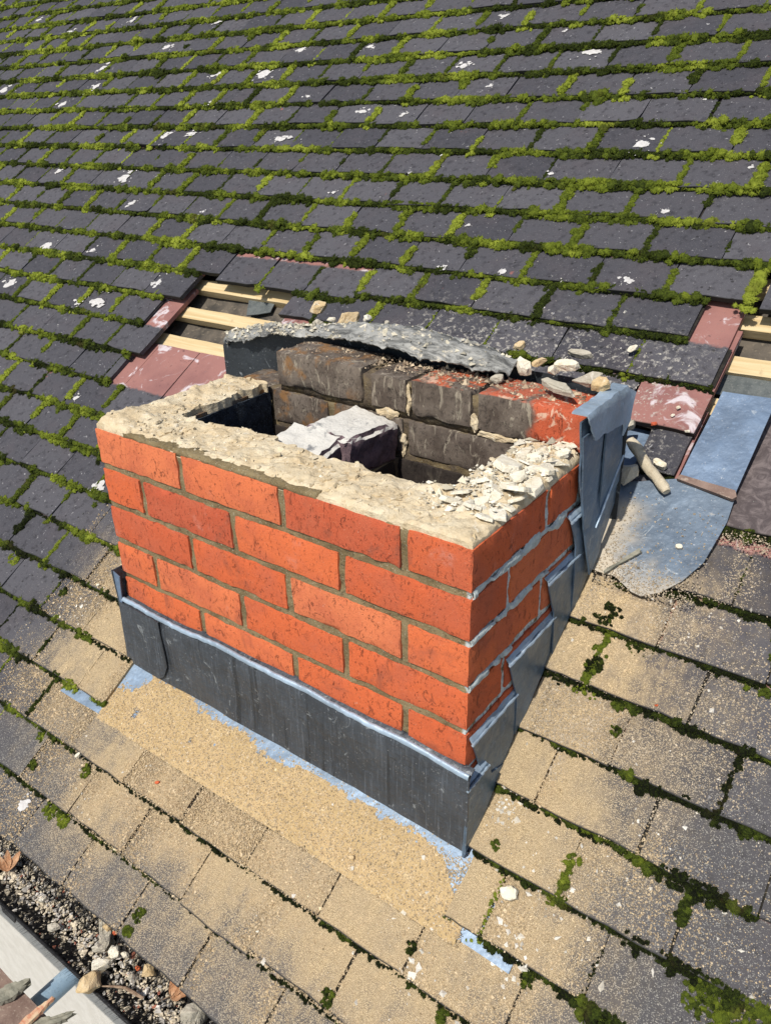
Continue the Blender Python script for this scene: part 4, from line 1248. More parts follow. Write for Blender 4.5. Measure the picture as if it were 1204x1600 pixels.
for q in np.linspace(0, 1, 9):
    r_ = []
    for u in np.linspace(0, 1, 22):
        yt = .281 + (.440 - .281) * u; yb = .312 + (.450 - .312) * u
        zt = .094 + .002 * u + 0.003 * fbm(u * 5, 1, 1, 3); zb = .050 - .014 * u + 0.003 * fbm(u * 6, 4, 1, 3)
        k = max(0.0, (q - .2) / .8)
        x = (.0215 if q > .15 else -.004 + .0255 * (q / .15) ** 0.6) + 0.0022 * fbm(u * 5, q * 4, 4, 3)
        r_.append((x, yt + (yb - yt) * k, zt + (zb - zt) * k + (0.002 if q < .15 else 0)))
    rows.append(r_)
part('saddle_cap', grid_sheet('saddle_cap', rows, 'leadfold', 0.0025))
part('saddle_cap', sheet_mesh('saddle_cap', [(.022, .440, .096), (.027, .462, .084), (.024, .460, .035), (.020, .446, .012)], 0.0025, (1, .3, 0), 'leadfold', 0.012, 0.002, seed=12))
# raised line of old sealant along the saddle end
ln = [(.0185, y, -0.155 + (y - .345) * 1.05 + 0.002 * fbm(y * 60, 0, 0, 2)) for y in np.linspace(.372, .470, 20)]
part('sealant_line', tube_mesh('sealant_line', ln, [0.0018 + 0.0012 * abs(fbm(i * 0.7, 0, 0, 2)) for i in range(20)], 'leadfold', 6))
# back gutter: upstand behind the wall and sheet running up under the tiles
UP = [(-.945, .010), (-.918, .046), (-.775, .084), (-.666, .093), (-.531, .114), (-.409, .126), (-.325, .120), (-.232, .108), (-.185, .092)]
def lerp(tab, x):
    for (a, va), (b, vb) in zip(tab, tab[1:]):
        if x <= b: return va + (vb - va) * max(0, (x - a) / (b - a))
    return tab[-1][1]
rows = []
for q in np.linspace(0, 1, 8):
    rows.append([(x, .462 + 0.004 * fbm(x * 8, q, 0, 2) + (0.05 * (-.88 - x) if x < -.88 else 0), -0.19 + (lerp(UP, x) + 0.186) * q) for x in np.linspace(-.935, .02, 60)])
part('gutter_upstand', grid_sheet('gutter_upstand', rows, 'blacklead', 0.0025))
part('gutter_sheet', sheet_mesh('gutter_sheet', [tuple(RP(x, s, n)) for x, s, n in ((-.99, .965, -.012), (.0, .965, -.012), (.0, 1.215, -.034), (-.90, 1.215, -.034), (-.985, 1.17, -.034))], 0.0025, tuple(EN), 'lead', 0.03, 0.002, seed=9))
# the flap folded forward over the wall, crusted with old mortar
LO = [(-.93, .470, .006), (-.90, .452, .034), (-.752, .438, .072), (-.608, .425, .090), (-.50, .404, .106), (-.44, .396, .108), (-.365, .400, .100), (-.283, .400, .094), (-.168, .404, .090)]
rows = []
NQ = 9
xs = np.linspace(-.935, -.175, 150)
for q in np.linspace(0, 1, NQ):
    r_ = []
    for x in xs:
        yl = lerp([(a, b) for a, b, c in LO], x); zl = lerp([(a, c) for a, b, c in LO], x)
        zu = lerp(UP, x) + 0.003
        y = .468 + (yl - .468) * q; z = zu + (zl - zu) * q + 0.012 * math.sin(math.pi * q) * (1.0 if x > -.6 else 0.6)
        y += 0.006 * fbm(x * 26, q * 2, 4, 3) * q
        z += 0.006 * fbm(x * 26, q * 2.5, 7, 4) + 0.004 * fbm(x * 85, q * 6, 2, 3) + 0.006 * fbm(x * 12, q * 6, 9, 2)
        r_.append((x, y, z))
    rows.append(r_)
part('saddle_flap', grid_sheet('saddle_flap', rows, 'leadcrust', 0.003))
cp = []
for i in range(420):
    x = random.uniform(-.92, -.56) if i < 300 else random.uniform(-.56, -.2); q = random.random()
    yl = lerp([(a, b) for a, b, c in LO], x); zl = lerp([(a, c) for a, b, c in LO], x); zu = lerp(UP, x) + 0.003
    cp.append((x, .468 + (yl - .468) * q, zu + (zl - zu) * q + 0.012 * math.sin(math.pi * q) + 0.003))
cp = np.array(cp)
W, F, C = crumbs(cp, tint(len(cp), (0.36, 0.33, 0.25), (0.62, 0.56, 0.44), 0.15), rng.gamma(2.0, 0.0017, len(cp)).clip(0.0010, 0.007), 0.6)
o = part('flap_crust', mesh_np('flap_crust', W, F, 'grain', False, None, {'tint': C})); tag(o, kind='stuff')

# ================================================================== LOOSE LEAD ON THE RIGHT
low = [(0.0022, 0.9000), (-0.0038, 0.9819), (-0.0078, 1.0735), (0.0326, 1.0849), (0.0975, 1.1088), (0.1893, 1.0983), (0.1916, 1.0493), (0.1859, 1.0039), (0.1812, 0.9655), (0.1611, 0.9247), (0.1355, 0.8940), (0.1092, 0.8786), (0.0921, 0.8810), (0.0577, 0.8987), (0.0297, 0.8978)]
me = sheet_mesh('lead_sheet', [(x, s, 0.0065) for x, s in low], 0.003, (0, 0, 1), 'leaddust', 0.016, 0.0028, 14, seed=2)
o = ob('lead_sheet', me); o.matrix_world = MR
tag(o, 'large blue-grey lead sheet with a rounded lower corner lying right of the chimney', 'lead sheet', 'loose lead sheets')
up_ = [(0.0930, 1.1131), (0.1044, 1.2983), (0.1854, 1.3020), (0.1943, 1.2788), (0.1883, 1.1084), (0.1886, 1.1008)]
me = sheet_mesh('lead_sheet', [(x, s, 0.0105) for x, s in up_], 0.003, (0, 0, 1), 'lead', 0.016, 0.0020, 14, seed=5)
o = ob('lead_sheet', me); o.matrix_world = MR
tag(o, 'clean rectangular blue-grey lead strip lying above the dusty rounded lead sheet', 'lead sheet', 'loose lead sheets')
me = sheet_mesh('tile_edge_strip', [(x, s, 0.0175) for x, s in [(0.0910, 1.1013), (0.0945, 1.1104), (0.1877, 1.1040), (0.1933, 1.0928), (0.1882, 1.0862)]], 0.008, (0, 0, 1), 'board', 0.02, 0.001, 14, seed=6)
o = ob('tile_sliver', me); o.matrix_world = MR
tag(o, 'thin brown tile sliver across the seam between the two lead sheets', 'tile sliver')

# ================================================================== LOOSE RUBBLE
def stone(name, label, cat, loc, dims, kind='rock', mat='flake', group=None, spin=0.0, tilt=(0, 0), seed=0, normal=None, n=None):
    L, Wd, Hh = dims
    if kind == 'rock': me = hull_mesh(name, rock_pts(L, Wd, Hh, n or 18, seed, 1.0), mat, False, min(dims) * 0.05, 1, seed, min(dims) * 0.05)
    else: me = hull_mesh(name, slab_pts(L, Wd, Hh, n or 8, seed), mat, False, min(dims) * 0.05, 1, seed, min(dims) * 0.12)
    o = ob(name, me)
    place(o, loc, normal if normal is not None else (0, 0, 1), spin, tilt)
    return tag(o, label, cat, group)
FL = 'cream mortar flake in the heap on the chimney\'s right wall'
for i, (p_, L) in enumerate([((-0.0680, 0.2180, 0.0260), 0.050), ((-0.0743, 0.2794, 0.0260), 0.036), ((-0.0473, 0.2580, 0.0260), 0.030), ((-0.0028, 0.1852, 0.0260), 0.045), ((-0.0185, 0.1441, 0.0260), 0.055), ((-0.0388, 0.1355, 0.0260), 0.036), ((-0.0793, 0.1471, 0.0260), 0.026), ((-0.0793, 0.1032, 0.0260), 0.030), ((-0.0831, 0.0809, 0.0260), 0.028), ((-0.0457, 0.0774, 0.0260), 0.032), ((-0.0195, 0.0607, 0.0260), 0.026), ((-0.0074, 0.0801, 0.0260), 0.034), ((-0.0579, 0.0762, 0.0260), 0.026), ((-0.0451, 0.0968, 0.0260), 0.028), ((-0.0178, 0.2956, 0.0260), 0.028), ((0.0114, 0.2767, 0.0260), 0.026), ((-0.0328, 0.3163, 0.0260), 0.024), ((-0.0219, 0.3299, 0.0260), 0.020), ((-0.0135, 0.2318, 0.0260), 0.036), ((-0.0192, 0.2650, 0.0260), 0.024), ((-0.0426, 0.2701, 0.0260), 0.024), ((-0.0305, 0.2205, 0.0260), 0.030), ((-0.0490, 0.2364, 0.0260), 0.022), ((-0.0348, 0.1848, 0.0260), 0.028), ((-0.0379, 0.1617, 0.0260), 0.024), ((-0.0556, 0.3075, 0.0260), 0.022), ((-0.0324, 0.3388, 0.0260), 0.018), ((-0.0375, 0.1116, 0.0260), 0.026), ((0.0046, 0.1279, 0.0260), 0.032), ((0.0037, 0.2296, 0.0260), 0.030), ((-0.0050, 0.1095, 0.0260), 0.024), ((-0.0604, 0.1414, 0.0260), 0.024)]):
    r = random.Random(i)
    x, y = p_[0], p_[1]
    zz = crust_h(min(-.006, x), max(0.006, min(.33, y))) + L * 0.16
    stone('mortar_flake', FL, 'mortar flake', (min(x, -0.012), y, zz), (L * 1.3, L * r.uniform(.7, 1.05), L * r.uniform(.13, .26)), 'slab', 'flake', 'mortar flakes heaped on the right wall',
          r.uniform(0, 6.28), (r.uniform(-.4, .4), r.uniform(-.4, .4)), 300 + i, n=6)
NRM = tuple(EN)
BACK = [((-0.7745, 0.6200, 0.0957), (0.055, 0.04, 0.034), 'rock', 'tanstone', 'mortar_lump', 'tan mortar lump beside the red tile behind the chimney', 'mortar lump', 0.30),
 ((-0.5973, 0.5000, 0.1144), (0.062, 0.045, 0.04), 'rock', 'tanstone', 'mortar_lump', 'largest tan mortar lump on the crusted lead flap behind the chimney', 'mortar lump', 0.80),
 ((-0.5521, 0.5100, 0.1193), (0.026, 0.022, 0.02), 'rock', 'flake', 'mortar_lump', 'small cream mortar lump right of the largest tan lump', 'mortar lump', 0.20),
 ((-0.6368, 0.5000, 0.1068), (0.024, 0.02, 0.02), 'rock', 'flake', 'mortar_lump', 'white mortar lump left of the largest tan lump behind the chimney', 'mortar lump', 1.20),
 ((-0.6741, 0.5000, 0.0967), (0.03, 0.024, 0.02), 'rock', 'greyflake', 'mortar_lump', 'grey mortar lump at the left end of the lumps behind the chimney', 'mortar lump', 0.40),
 ((-0.4969, 0.5000, 0.1194), (0.02, 0.014, 0.012), 'rock', 'greyflake', 'mortar_lump', 'small dark grey mortar lump on the flap right of the tan lumps', 'mortar lump', 0.90),
 ((-0.1895, 0.3950, 0.0861), (0.03, 0.022, 0.022), 'rock', 'greyflake', 'mortar_lump', 'grey mortar lump on the back wall under the flap end', 'mortar lump', 0.50),
 ((-0.1633, 0.4400, 0.1012), (0.046, 0.028, 0.016), 'slab', 'flake', 'mortar_chip', 'cream mortar chip leaning on the blue lead at the flap end', 'mortar chip', 2.40),
 ((-0.1401, 0.4500, 0.1091), (0.032, 0.024, 0.014), 'rock', 'tanstone', 'mortar_chip', 'small tan mortar chip in the middle of the back corner debris', 'mortar chip', 0.20),
 ((-0.1044, 0.4350, 0.1054), (0.03, 0.024, 0.022), 'rock', 'flake', 'mortar_chip', 'rounded cream mortar chip left of the long grey lump', 'mortar chip', 0.70),
 ((-0.0902, 0.4500, 0.1126), (0.05, 0.022, 0.014), 'slab', 'flake', 'mortar_chip', 'flat cream mortar chip behind the long grey lump', 'mortar chip', 0.10),
 ((-0.0351, 0.4200, 0.1058), (0.07, 0.036, 0.028), 'rock', 'greyflake', 'mortar_lump', 'long grey-tan mortar lump next to the folded lead corner', 'mortar lump', 0.15),
 ((-0.0710, 0.3750, 0.0990), (0.095, 0.022, 0.01), 'slab', 'greyflake', 'mortar_strip', 'long pale greenish mortar strip along the top of the back wall', 'mortar strip', -0.35),
 ((-0.0060, 0.3900, 0.1105), (0.036, 0.026, 0.014), 'slab', 'tanstone', 'mortar_chip', 'orange-tan mortar chip on the brick beside the lead corner', 'mortar chip', 0.60)]
for i, (p_, dims, kind, mat, nm, lab, cat, spin) in enumerate(BACK):
    stone(nm, lab, cat, p_, dims, kind, mat, None, spin, (0.12, -0.1), 500 + i, (0, -0.3, 0.95))
ONROOF = [((-0.1851, 1.3358, 0.0020), (0.066, 0.02, 0.012), 'slab', 'greyflake', 'mortar_chip', 'long narrow cream mortar chip on the dark tile behind the chimney', 'mortar chip', 0.10),
 ((-0.3188, 1.3328, 0.0020), (0.03, 0.022, 0.01), 'slab', 'tanstone', 'mortar_chip', 'small tan mortar chip on the tile left of the long narrow chip', 'mortar chip', 0.40),
 ((-0.0871, 1.3643, 0.0020), (0.026, 0.018, 0.014), 'rock', 'flake', 'mortar_chip', 'single white mortar chip on the dark tile right of the long narrow chip', 'mortar chip', 0.80),
 ((0.0122, 1.0838, 0.0080), (0.052, 0.046, 0.036), 'rock', 'greyflake', 'mortar_lump', 'square grey-cream mortar lump against the lead beside the mortar stick', 'mortar lump', 0.30),
 ((0.0517, 1.1264, 0.0040), (0.034, 0.018, 0.014), 'slab', 'flake', 'mortar_chip', 'white mortar chip right of the mortar stick', 'mortar chip', -0.40),
 ((-0.0297, 1.1898, 0.0040), (0.034, 0.018, 0.016), 'slab', 'greyflake', 'mortar_chip', 'cream mortar chip above the mortar stick beside the lead corner', 'mortar chip', 0.50),
 ((0.0403, 1.2529, 0.0010), (0.012, 0.009, 0.006), 'rock', 'flake', 'mortar_chip', 'upper white crumb on the bare red tile', 'mortar chip', 0.50),
 ((0.0363, 1.2343, 0.0010), (0.01, 0.008, 0.006), 'rock', 'flake', 'mortar_chip', 'lower white crumb on the bare red tile', 'mortar chip', 0.90),
 ((0.0115, 1.2079, 0.0010), (0.018, 0.01, 0.008), 'rock', 'brick', 'brick_chip', 'orange brick chip at the lower left corner of the bare red tile', 'brick chip', 0.40),
 ((0.0723, 1.2070, 0.0010), (0.012, 0.008, 0.006), 'rock', 'flake', 'mortar_chip', 'white crumb at the bottom right of the bare red tile', 'mortar chip', 0.20),
 ((0.1366, 0.9808, 0.0080), (0.014, 0.011, 0.006), 'slab', 'flake', 'mortar_chip', 'white triangular chip on the large rounded lead sheet', 'mortar chip', 0.20),
 ((0.0979, 0.3763, -0.0060), (0.032, 0.026, 0.012), 'slab', 'flake', 'mortar_chip', 'largest white mortar chip lying on the sandy tiles below the chimney', 'mortar chip', 0.70),
 ((-0.1526, 0.3035, -0.0040), (0.012, 0.009, 0.006), 'slab', 'tanstone', 'mortar_chip', 'small cream chip on the sand in front of the chimney', 'mortar chip', 0.20),
 ((-0.5739, 0.2363, -0.0040), (0.012, 0.007, 0.005), 'slab', 'brick', 'brick_chip', 'red brick chip on the sand near the lower left of the chimney', 'brick chip', 0.50),
 ((0.0022, 0.7914, 0.0020), (0.012, 0.01, 0.008), 'rock', 'flake', 'mortar_chip', 'white mortar pebble beside the step flashing', 'mortar chip', 0.10),
 ((0.1932, 0.7182, 0.0010), (0.007, 0.006, 0.004), 'rock', 'brick', 'brick_chip', 'tiny red brick chip on a dark tile at the right', 'brick chip', 0.10),
 ((-0.7818, 0.1981, -0.0040), (0.016, 0.009, 0.007), 'slab', 'flake', 'mortar_chip', 'cream chip on the mossy tile joint left of the apron', 'mortar chip', 1.10),
 ((-1.0012, 0.5106, 0.0000), (0.012, 0.009, 0.006), 'rock', 'flake', 'mortar_chip', 'pale chip on the tile left of the chimney', 'mortar chip', 0.30)]
for i, (p_, dims, kind, mat, nm, lab, cat, spin) in enumerate(ONROOF):
    x, s, h = p_
    stone(nm, lab, cat, RP(x, s, h + dims[2] * 0.45), dims, kind, mat, None, spin, (0.05, 0.06), 700 + i, NRM)
# round stick of mortar on the lead
a, b = (-0.0096, 1.1517), (0.0846, 1.0699)
path = [RP(a[0] + (b[0] - a[0]) * t + 0.002 * math.sin(t * 9), a[1] + (b[1] - a[1]) * t, 0.024 + (0.019 - 0.024) * t) for t in np.linspace(0, 1, 12)]
o = ob('mortar_stick', tube_mesh('mortar_stick', path, [0.0085, 0.0105, 0.0108, 0.0098, 0.0092, 0.0102, 0.0094, 0.0098, 0.009, 0.0098, 0.0096, 0.007], 'stick', 12, 0.16, 4))
tag(o, 'round stick-like length of pale mortar lying across the lead right of the chimney', 'mortar stick')
# grey split of wood lying on the dusty lead
a, b = (0.0415, 0.8991), (0.0803, 0.9528)
w_ = 0.006
def splinter(name, label, A, Bp, wd, th, mat, seed, nrm=Vector(EN)):
    A, Bp = Vector(A), Vector(Bp)
    d = (Bp - A); t = d.normalized(); sd_ = t.cross(nrm).normalized()
    r = random.Random(seed); c = (A + Bp) / 2; bm = bmesh.new(); rings = []
    NS = 12
    for i in range(NS + 1):
        q = i / NS; k = wd * (0.72 + 0.28 * math.sin(q * 5 + seed)) * (0.85 + 0.15 * min(1, 5 * q, 5 * (1 - q)))
        ring = []
        for (u, w) in ((-1, -1), (-.3, -1), (.4, -1), (1, -1), (1, 1), (.5, .8), (0, 1), (-.5, .7), (-1, 1)):
            fray = (r.uniform(-.2, .5) * wd if i in (0, NS) else r.uniform(-.1, .1) * wd) * (-1 if i == 0 else 1)
            ring.append(bm.verts.new(A + d * q + t * fray + sd_ * (u * k / 2 + r.gauss(0, wd * .03)) + nrm * (w * th / 2 * r.uniform(.7, 1.05)) - c))
        rings.append(ring)
    for p_, q_ in zip(rings, rings[1:]):
        for i in range(9): bm.faces.new((p_[i], p_[(i + 1) % 9], q_[(i + 1) % 9], q_[i]))
    bm.faces.new(rings[0][::-1]); bm.faces.new(rings[-1])
    me = mesh_bm(name, bm, mat, False)
    o = ob(name, me); o.location = c
    return tag(o, label, 'wood splinter')
splinter('wood_splinter', 'grey wood splinter lying on the dusty lead at the foot of the chimney', RP(a[0], a[1], .012), RP(b[0], b[1], .012), 0.009, 0.005, 'greywood', 3)

# ================================================================== SAND AND DUST
SB = [(-0.7605, 0.3509), (-0.7281, 0.3961), (-0.6902, 0.4029), (-0.5536, 0.3904), (-0.3495, 0.3826), (-0.1381, 0.3837), (-0.0260, 0.3829), (0.0040, 0.3815), (0.0461, 0.3997)]                                           # upper limit of the sand along the lead apron
SB.sort()
def sand_top(x): return lerp(SB, x) + 0.004 + 0.003 * fbm(x * 9, 0, 3, 2)
bm = bmesh.new(); vg = {}
cell = 0.0035
x0, x1 = -0.800, 0.060
nx = int((x1 - x0) / cell); ns = int((0.42 - 0.272) / cell)
def sn(x, s):
    e = min(sand_top(x) - s, s - 0.255, x + 0.800)
    if s < 0.281: return apron_n(s) - 0.0004 - (0.281 - s) * 0.30 + 0.0010 * fbm(x * 120, s * 120, 1, 2) + 0.0012 * max(0, min(1, (x + .8) / .02))
    return apron_n(s) - 0.0004 + max(0.0, min(1.0, e / 0.03)) * 0.0026 * (1.0 + 0.8 * fbm(x * 30, s * 30, 2, 3)) + 0.0012 * fbm(x * 120, s * 120, 1, 2)
def gv(i, j):
    if (i, j) not in vg:
        x, s = x0 + i * cell, 0.274 + j * cell
        vg[i, j] = bm.verts.new((x, s, sn(x, s)))
    return vg[i, j]
for i in range(nx):
    for j in range(ns):
        x, s = x0 + (i + .5) * cell, 0.274 + (j + .5) * cell
        if s > sand_top(x) or x > 0.055 - max(0, s - .30): continue
        if fbm(x * 20 + 5, s * 20, 8, 3) < -0.74: continue
        bm.faces.new((gv(i, j), gv(i + 1, j), gv(i + 1, j + 1), gv(i, j + 1)))
me = mesh_bm('mortar_sand', bm, 'sand', True)
o = ob('mortar_sand', me); o.matrix_world = MR
tag(o, 'tan mortar sand spread over the lead apron below the chimney', kind='stuff')
def bd(x, s, cx, cs, hx, hs): return math.hypot(max(abs(x - cx) - hx, 0), max(abs(s - cs) - hs, 0))
gp, gs = [], []
tries = 0
while len(gp) < 125000 and tries < 700000:
    tries += 1
    x = random.uniform(-1.15, 0.62); s = random.uniform(0.0, 1.06)
    onap = 0.272 < s < 0.42 and -0.80 < x < 0.06
    if CH0 - .004 < x < CH1 + .016 and s > 0.42: continue
    wob = 0.16 * fbm(x * 6, s * 6, 2, 3)
    dd = min(bd(x, s, -.33, .28, .42, .18), bd(x, s, .08, .62, .08, .26), bd(x, s, -.90, .46, .06, .12)) + wob
    pr = math.exp(-max(0.0, dd) / 0.12)
    if onap: pr = 1.0 if s < sand_top(x) - 0.002 else 0.8 * math.exp(-(s - sand_top(x)) / 0.006)
    if 0.016 < x < .19 and .88 < s < 1.1: pr *= 0.5 if x < .06 or s < .93 else 0.12
    if random.random() > pr: continue
    if onap: n = sn(x, s)
    elif 0.016 < x < .19 and .88 < s < 1.1: n = 0.0075
    else: n = tile_n(s)
    gp.append((x, s, n + 0.0004)); gs.append(min(0.0032, 0.0006 + random.gammavariate(2.2, 0.00032)))
gp = np.array(gp); gs = np.array(gs); gs = np.where(gp[:, 0] > 0.14, np.minimum(gs, 0.0015), gs)
c1 = tint(len(gp), (0.40, 0.285, 0.15), (0.60, 0.475, 0.30), 0.22)
far = np.array([0.5 if (0.0 < q[0] and q[1] > .55) else 0.15 for q in gp])[:, None]
c1 = c1 * (1 - far) + far * tint(len(gp), (0.30, 0.27, 0.23), (0.48, 0.43, 0.36), 0.22)
W, F, C = crumbs(gp, c1, gs, 0.7)
o = ob('mortar_dust', mesh_np('mortar_dust', W, F, 'grain', False, None, {'tint': C})); o.matrix_world = MR
tag(o, 'gritty tan and grey mortar dust scattered over the lower tiles', kind='stuff')
# pale crumbs beside the flashing and here and there on the tiles
cp = []; cs = []
for (x, s, r_, k, sc) in [(-0.0096, 0.5228, 0.030, 160, 0.0022), (0.0072, 0.5856, 0.030, 120, 0.0022), (0.0005, 0.6509, 0.020, 60, 0.0018), (0.0433, 0.4834, 0.030, 90, 0.0020), (0.0101, 0.7611, 0.030, 90, 0.0018), (0.2356, 0.5364, 0.250, 120, 0.0016), (-0.0523, 0.2429, 0.250, 90, 0.0015), (0.1463, 0.3961, 0.120, 70, 0.0020), (0.0120, 0.2115, 0.100, 70, 0.0020), (-0.6687, 0.2480, 0.150, 60, 0.0015), (0.1652, 0.8673, 0.120, 90, 0.0018), (-1.0224, 0.4449, 0.080, 60, 0.0016), (-0.0451, 1.2920, 0.100, 60, 0.0014), (-0.4415, 1.3867, 0.200, 120, 0.0014), (-0.1899, 1.3266, 0.150, 70, 0.0016), (0.1308, 0.2957, 0.050, 50, 0.0030)]:
    for q in range(k):
        a = random.uniform(0, 6.283); d = r_ * random.random() ** 0.7
        xx, ss = x + d * math.cos(a), s + d * math.sin(a)
        if CH0 - .004 < xx < CH1 + .02 and .41 < ss < .96: continue
        n = sn(xx, ss) if (0.272 < ss < 0.42 and -0.80 < xx < 0.05) else tile_n(ss)
        cp.append((xx, ss, n + 0.0012)); cs.append(min(0.009, sc * random.gammavariate(2.0, 0.5)))
cp = np.array(cp); W, F, C = crumbs(cp, tint(len(cp), (0.52, 0.47, 0.38), (0.74, 0.70, 0.62), 0.12), np.array(cs), 0.6)
o = ob('mortar_crumbs', mesh_np('mortar_crumbs', W, F, 'grain', False, None, {'tint': C})); o.matrix_world = MR
tag(o, 'pale mortar crumbs scattered on the tiles around the chimney', kind='stuff')

# ================================================================== GUTTER
GY, GZ, GR = -0.345, ZE - 0.042, 0.056
gut = empty('gutter', (-1.5, GY, GZ)); tag(gut, 'black gutter along the eaves filled with stone chippings and a bristle brush', 'gutter')
rows = []
for a in np.linspace(0, math.pi, 15):
    rows.append([(x + 1.5, -GR * math.cos(a), -GR * 0.95 * math.sin(a)) for x in np.linspace(-4.5, 1.3, 30)])
ob('trough', grid_sheet('trough', rows, 'black', 0.0025), gut)
lip = ob('lip', tube_mesh('lip', [(x + 1.5, -GR - 0.001, 0.0005) for x in np.linspace(-4.5, 1.3, 30)], [0.0028] * 30, 'black', 8), gut)
cl = ob('clip', sheet_mesh('clip', [(-0.7122 - .024 + 1.5, -GR - .004, .004), (-0.7122 + .024 + 1.5, -GR - .004, .004), (-0.7122 + .020 + 1.5, -GR - .006, -.012), (-0.7122 - .020 + 1.5, -GR - .006, -.012)], 0.003, (0, -1, 0), 'black', 0.02), gut)
# brush
brush = empty('gutter_brush', (-0.6, GY, GZ - .02)); tag(brush, 'black bristle gutter brush lying along the gutter under the stone chippings', 'gutter brush')
ob('core', tube_mesh('core', [(x, 0, 0) for x in np.linspace(-.9, .75, 12)], [0.004] * 12, 'black', 8), brush)
n = 6500
bx = rng.uniform(-.62, .45, n); th = rng.uniform(-0.05, math.pi + 0.05, n)
th = np.where(rng.random(n) < 0.45, math.pi - np.abs(rng.normal(0.10, 0.32, n)), th)
ln_ = rng.uniform(.048, .078, n)
lean = rng.normal(0, .012, n)
A = np.stack([bx, np.zeros(n), np.zeros(n)], 1)
T = np.stack([bx + lean, np.cos(th) * ln_ * 1.0, np.clip(np.sin(th) * ln_ * 0.55 + 0.004, 0.0, 1) + 0.024 + rng.normal(0, .004, n)], 1)
wv = np.array([0.0012, 0, 0])
V = np.stack([A - wv, A + wv, T], 1).reshape(-1, 3)
F = np.arange(3 * n).reshape(-1, 3)
tag(ob('bristles', mesh_np('bristles', V, F, 'black'), brush), kind='stuff')
# chippings
shapes = []
for k in range(10):
    bm = bmesh.new()
    for p_ in rock_pts(2, 1.5, 1.2, 11, 60 + k, 1.0): bm.verts.new(p_)
    r = bmesh.ops.convex_hull(bm, input=bm.verts)
    junk = [g for g in r['geom_interior'] + r['geom_unused'] if isinstance(g, bmesh.types.BMVert)]
    bmesh.ops.delete(bm, geom=list(set(junk)), context='VERTS'); bmesh.ops.triangulate(bm, faces=bm.faces); bm.verts.index_update()
    shapes.append((np.array([v.co[:] for v in bm.verts]), np.array([[v.index for v in f.verts] for f in bm.faces]))); bm.free()
VV, FF, CC = [], [], []; nb = 0
for i in range(4600):
    x = random.uniform(-1.02, -.12); t = random.random()
    y = -0.397 + 0.080 * t
    if fbm(x * 9, y * 9, 2, 3) < -0.30 and random.random() < 0.6: continue
    if y < -.378 + 0.014 * fbm(x * 8, 0, 0, 2) and random.random() < 0.55: continue
    z = GZ - 0.006 + 0.014 * (1 - abs(t - .55) * 1.2) + random.uniform(-.006, .005)
    sz_ = min(0.010, 0.0018 + random.gammavariate(2.2, 0.0010))
    V, F = shapes[random.randrange(10)]
    R_ = np.array(Matrix.Rotation(random.uniform(0, 6.28), 3, 'Z') @ Matrix.Rotation(random.uniform(-.7, .7), 3, 'X'))
    VV.append((V * sz_) @ R_.T + np.array([x, y, z])); FF.append(F + nb); nb += len(V)
    u = random.random()
    c = np.array((0.62, 0.53, 0.39)) * random.uniform(.6, 1.3) if u < .62 else (np.array((0.54, 0.50, 0.44)) * random.uniform(.5, 1.3) if u < .97 else np.array((0.38, 0.14, 0.09)))
    CC.append(np.repeat(c[None], len(V), 0))
o = ob('gravel', mesh_np('gravel', np.concatenate(VV), np.concatenate(FF), 'gravel', False, None, {'tint': np.clip(np.concatenate(CC), .02, .8)}))
tag(o, 'beige and grey stone chippings packed in the gutter', kind='stuff')
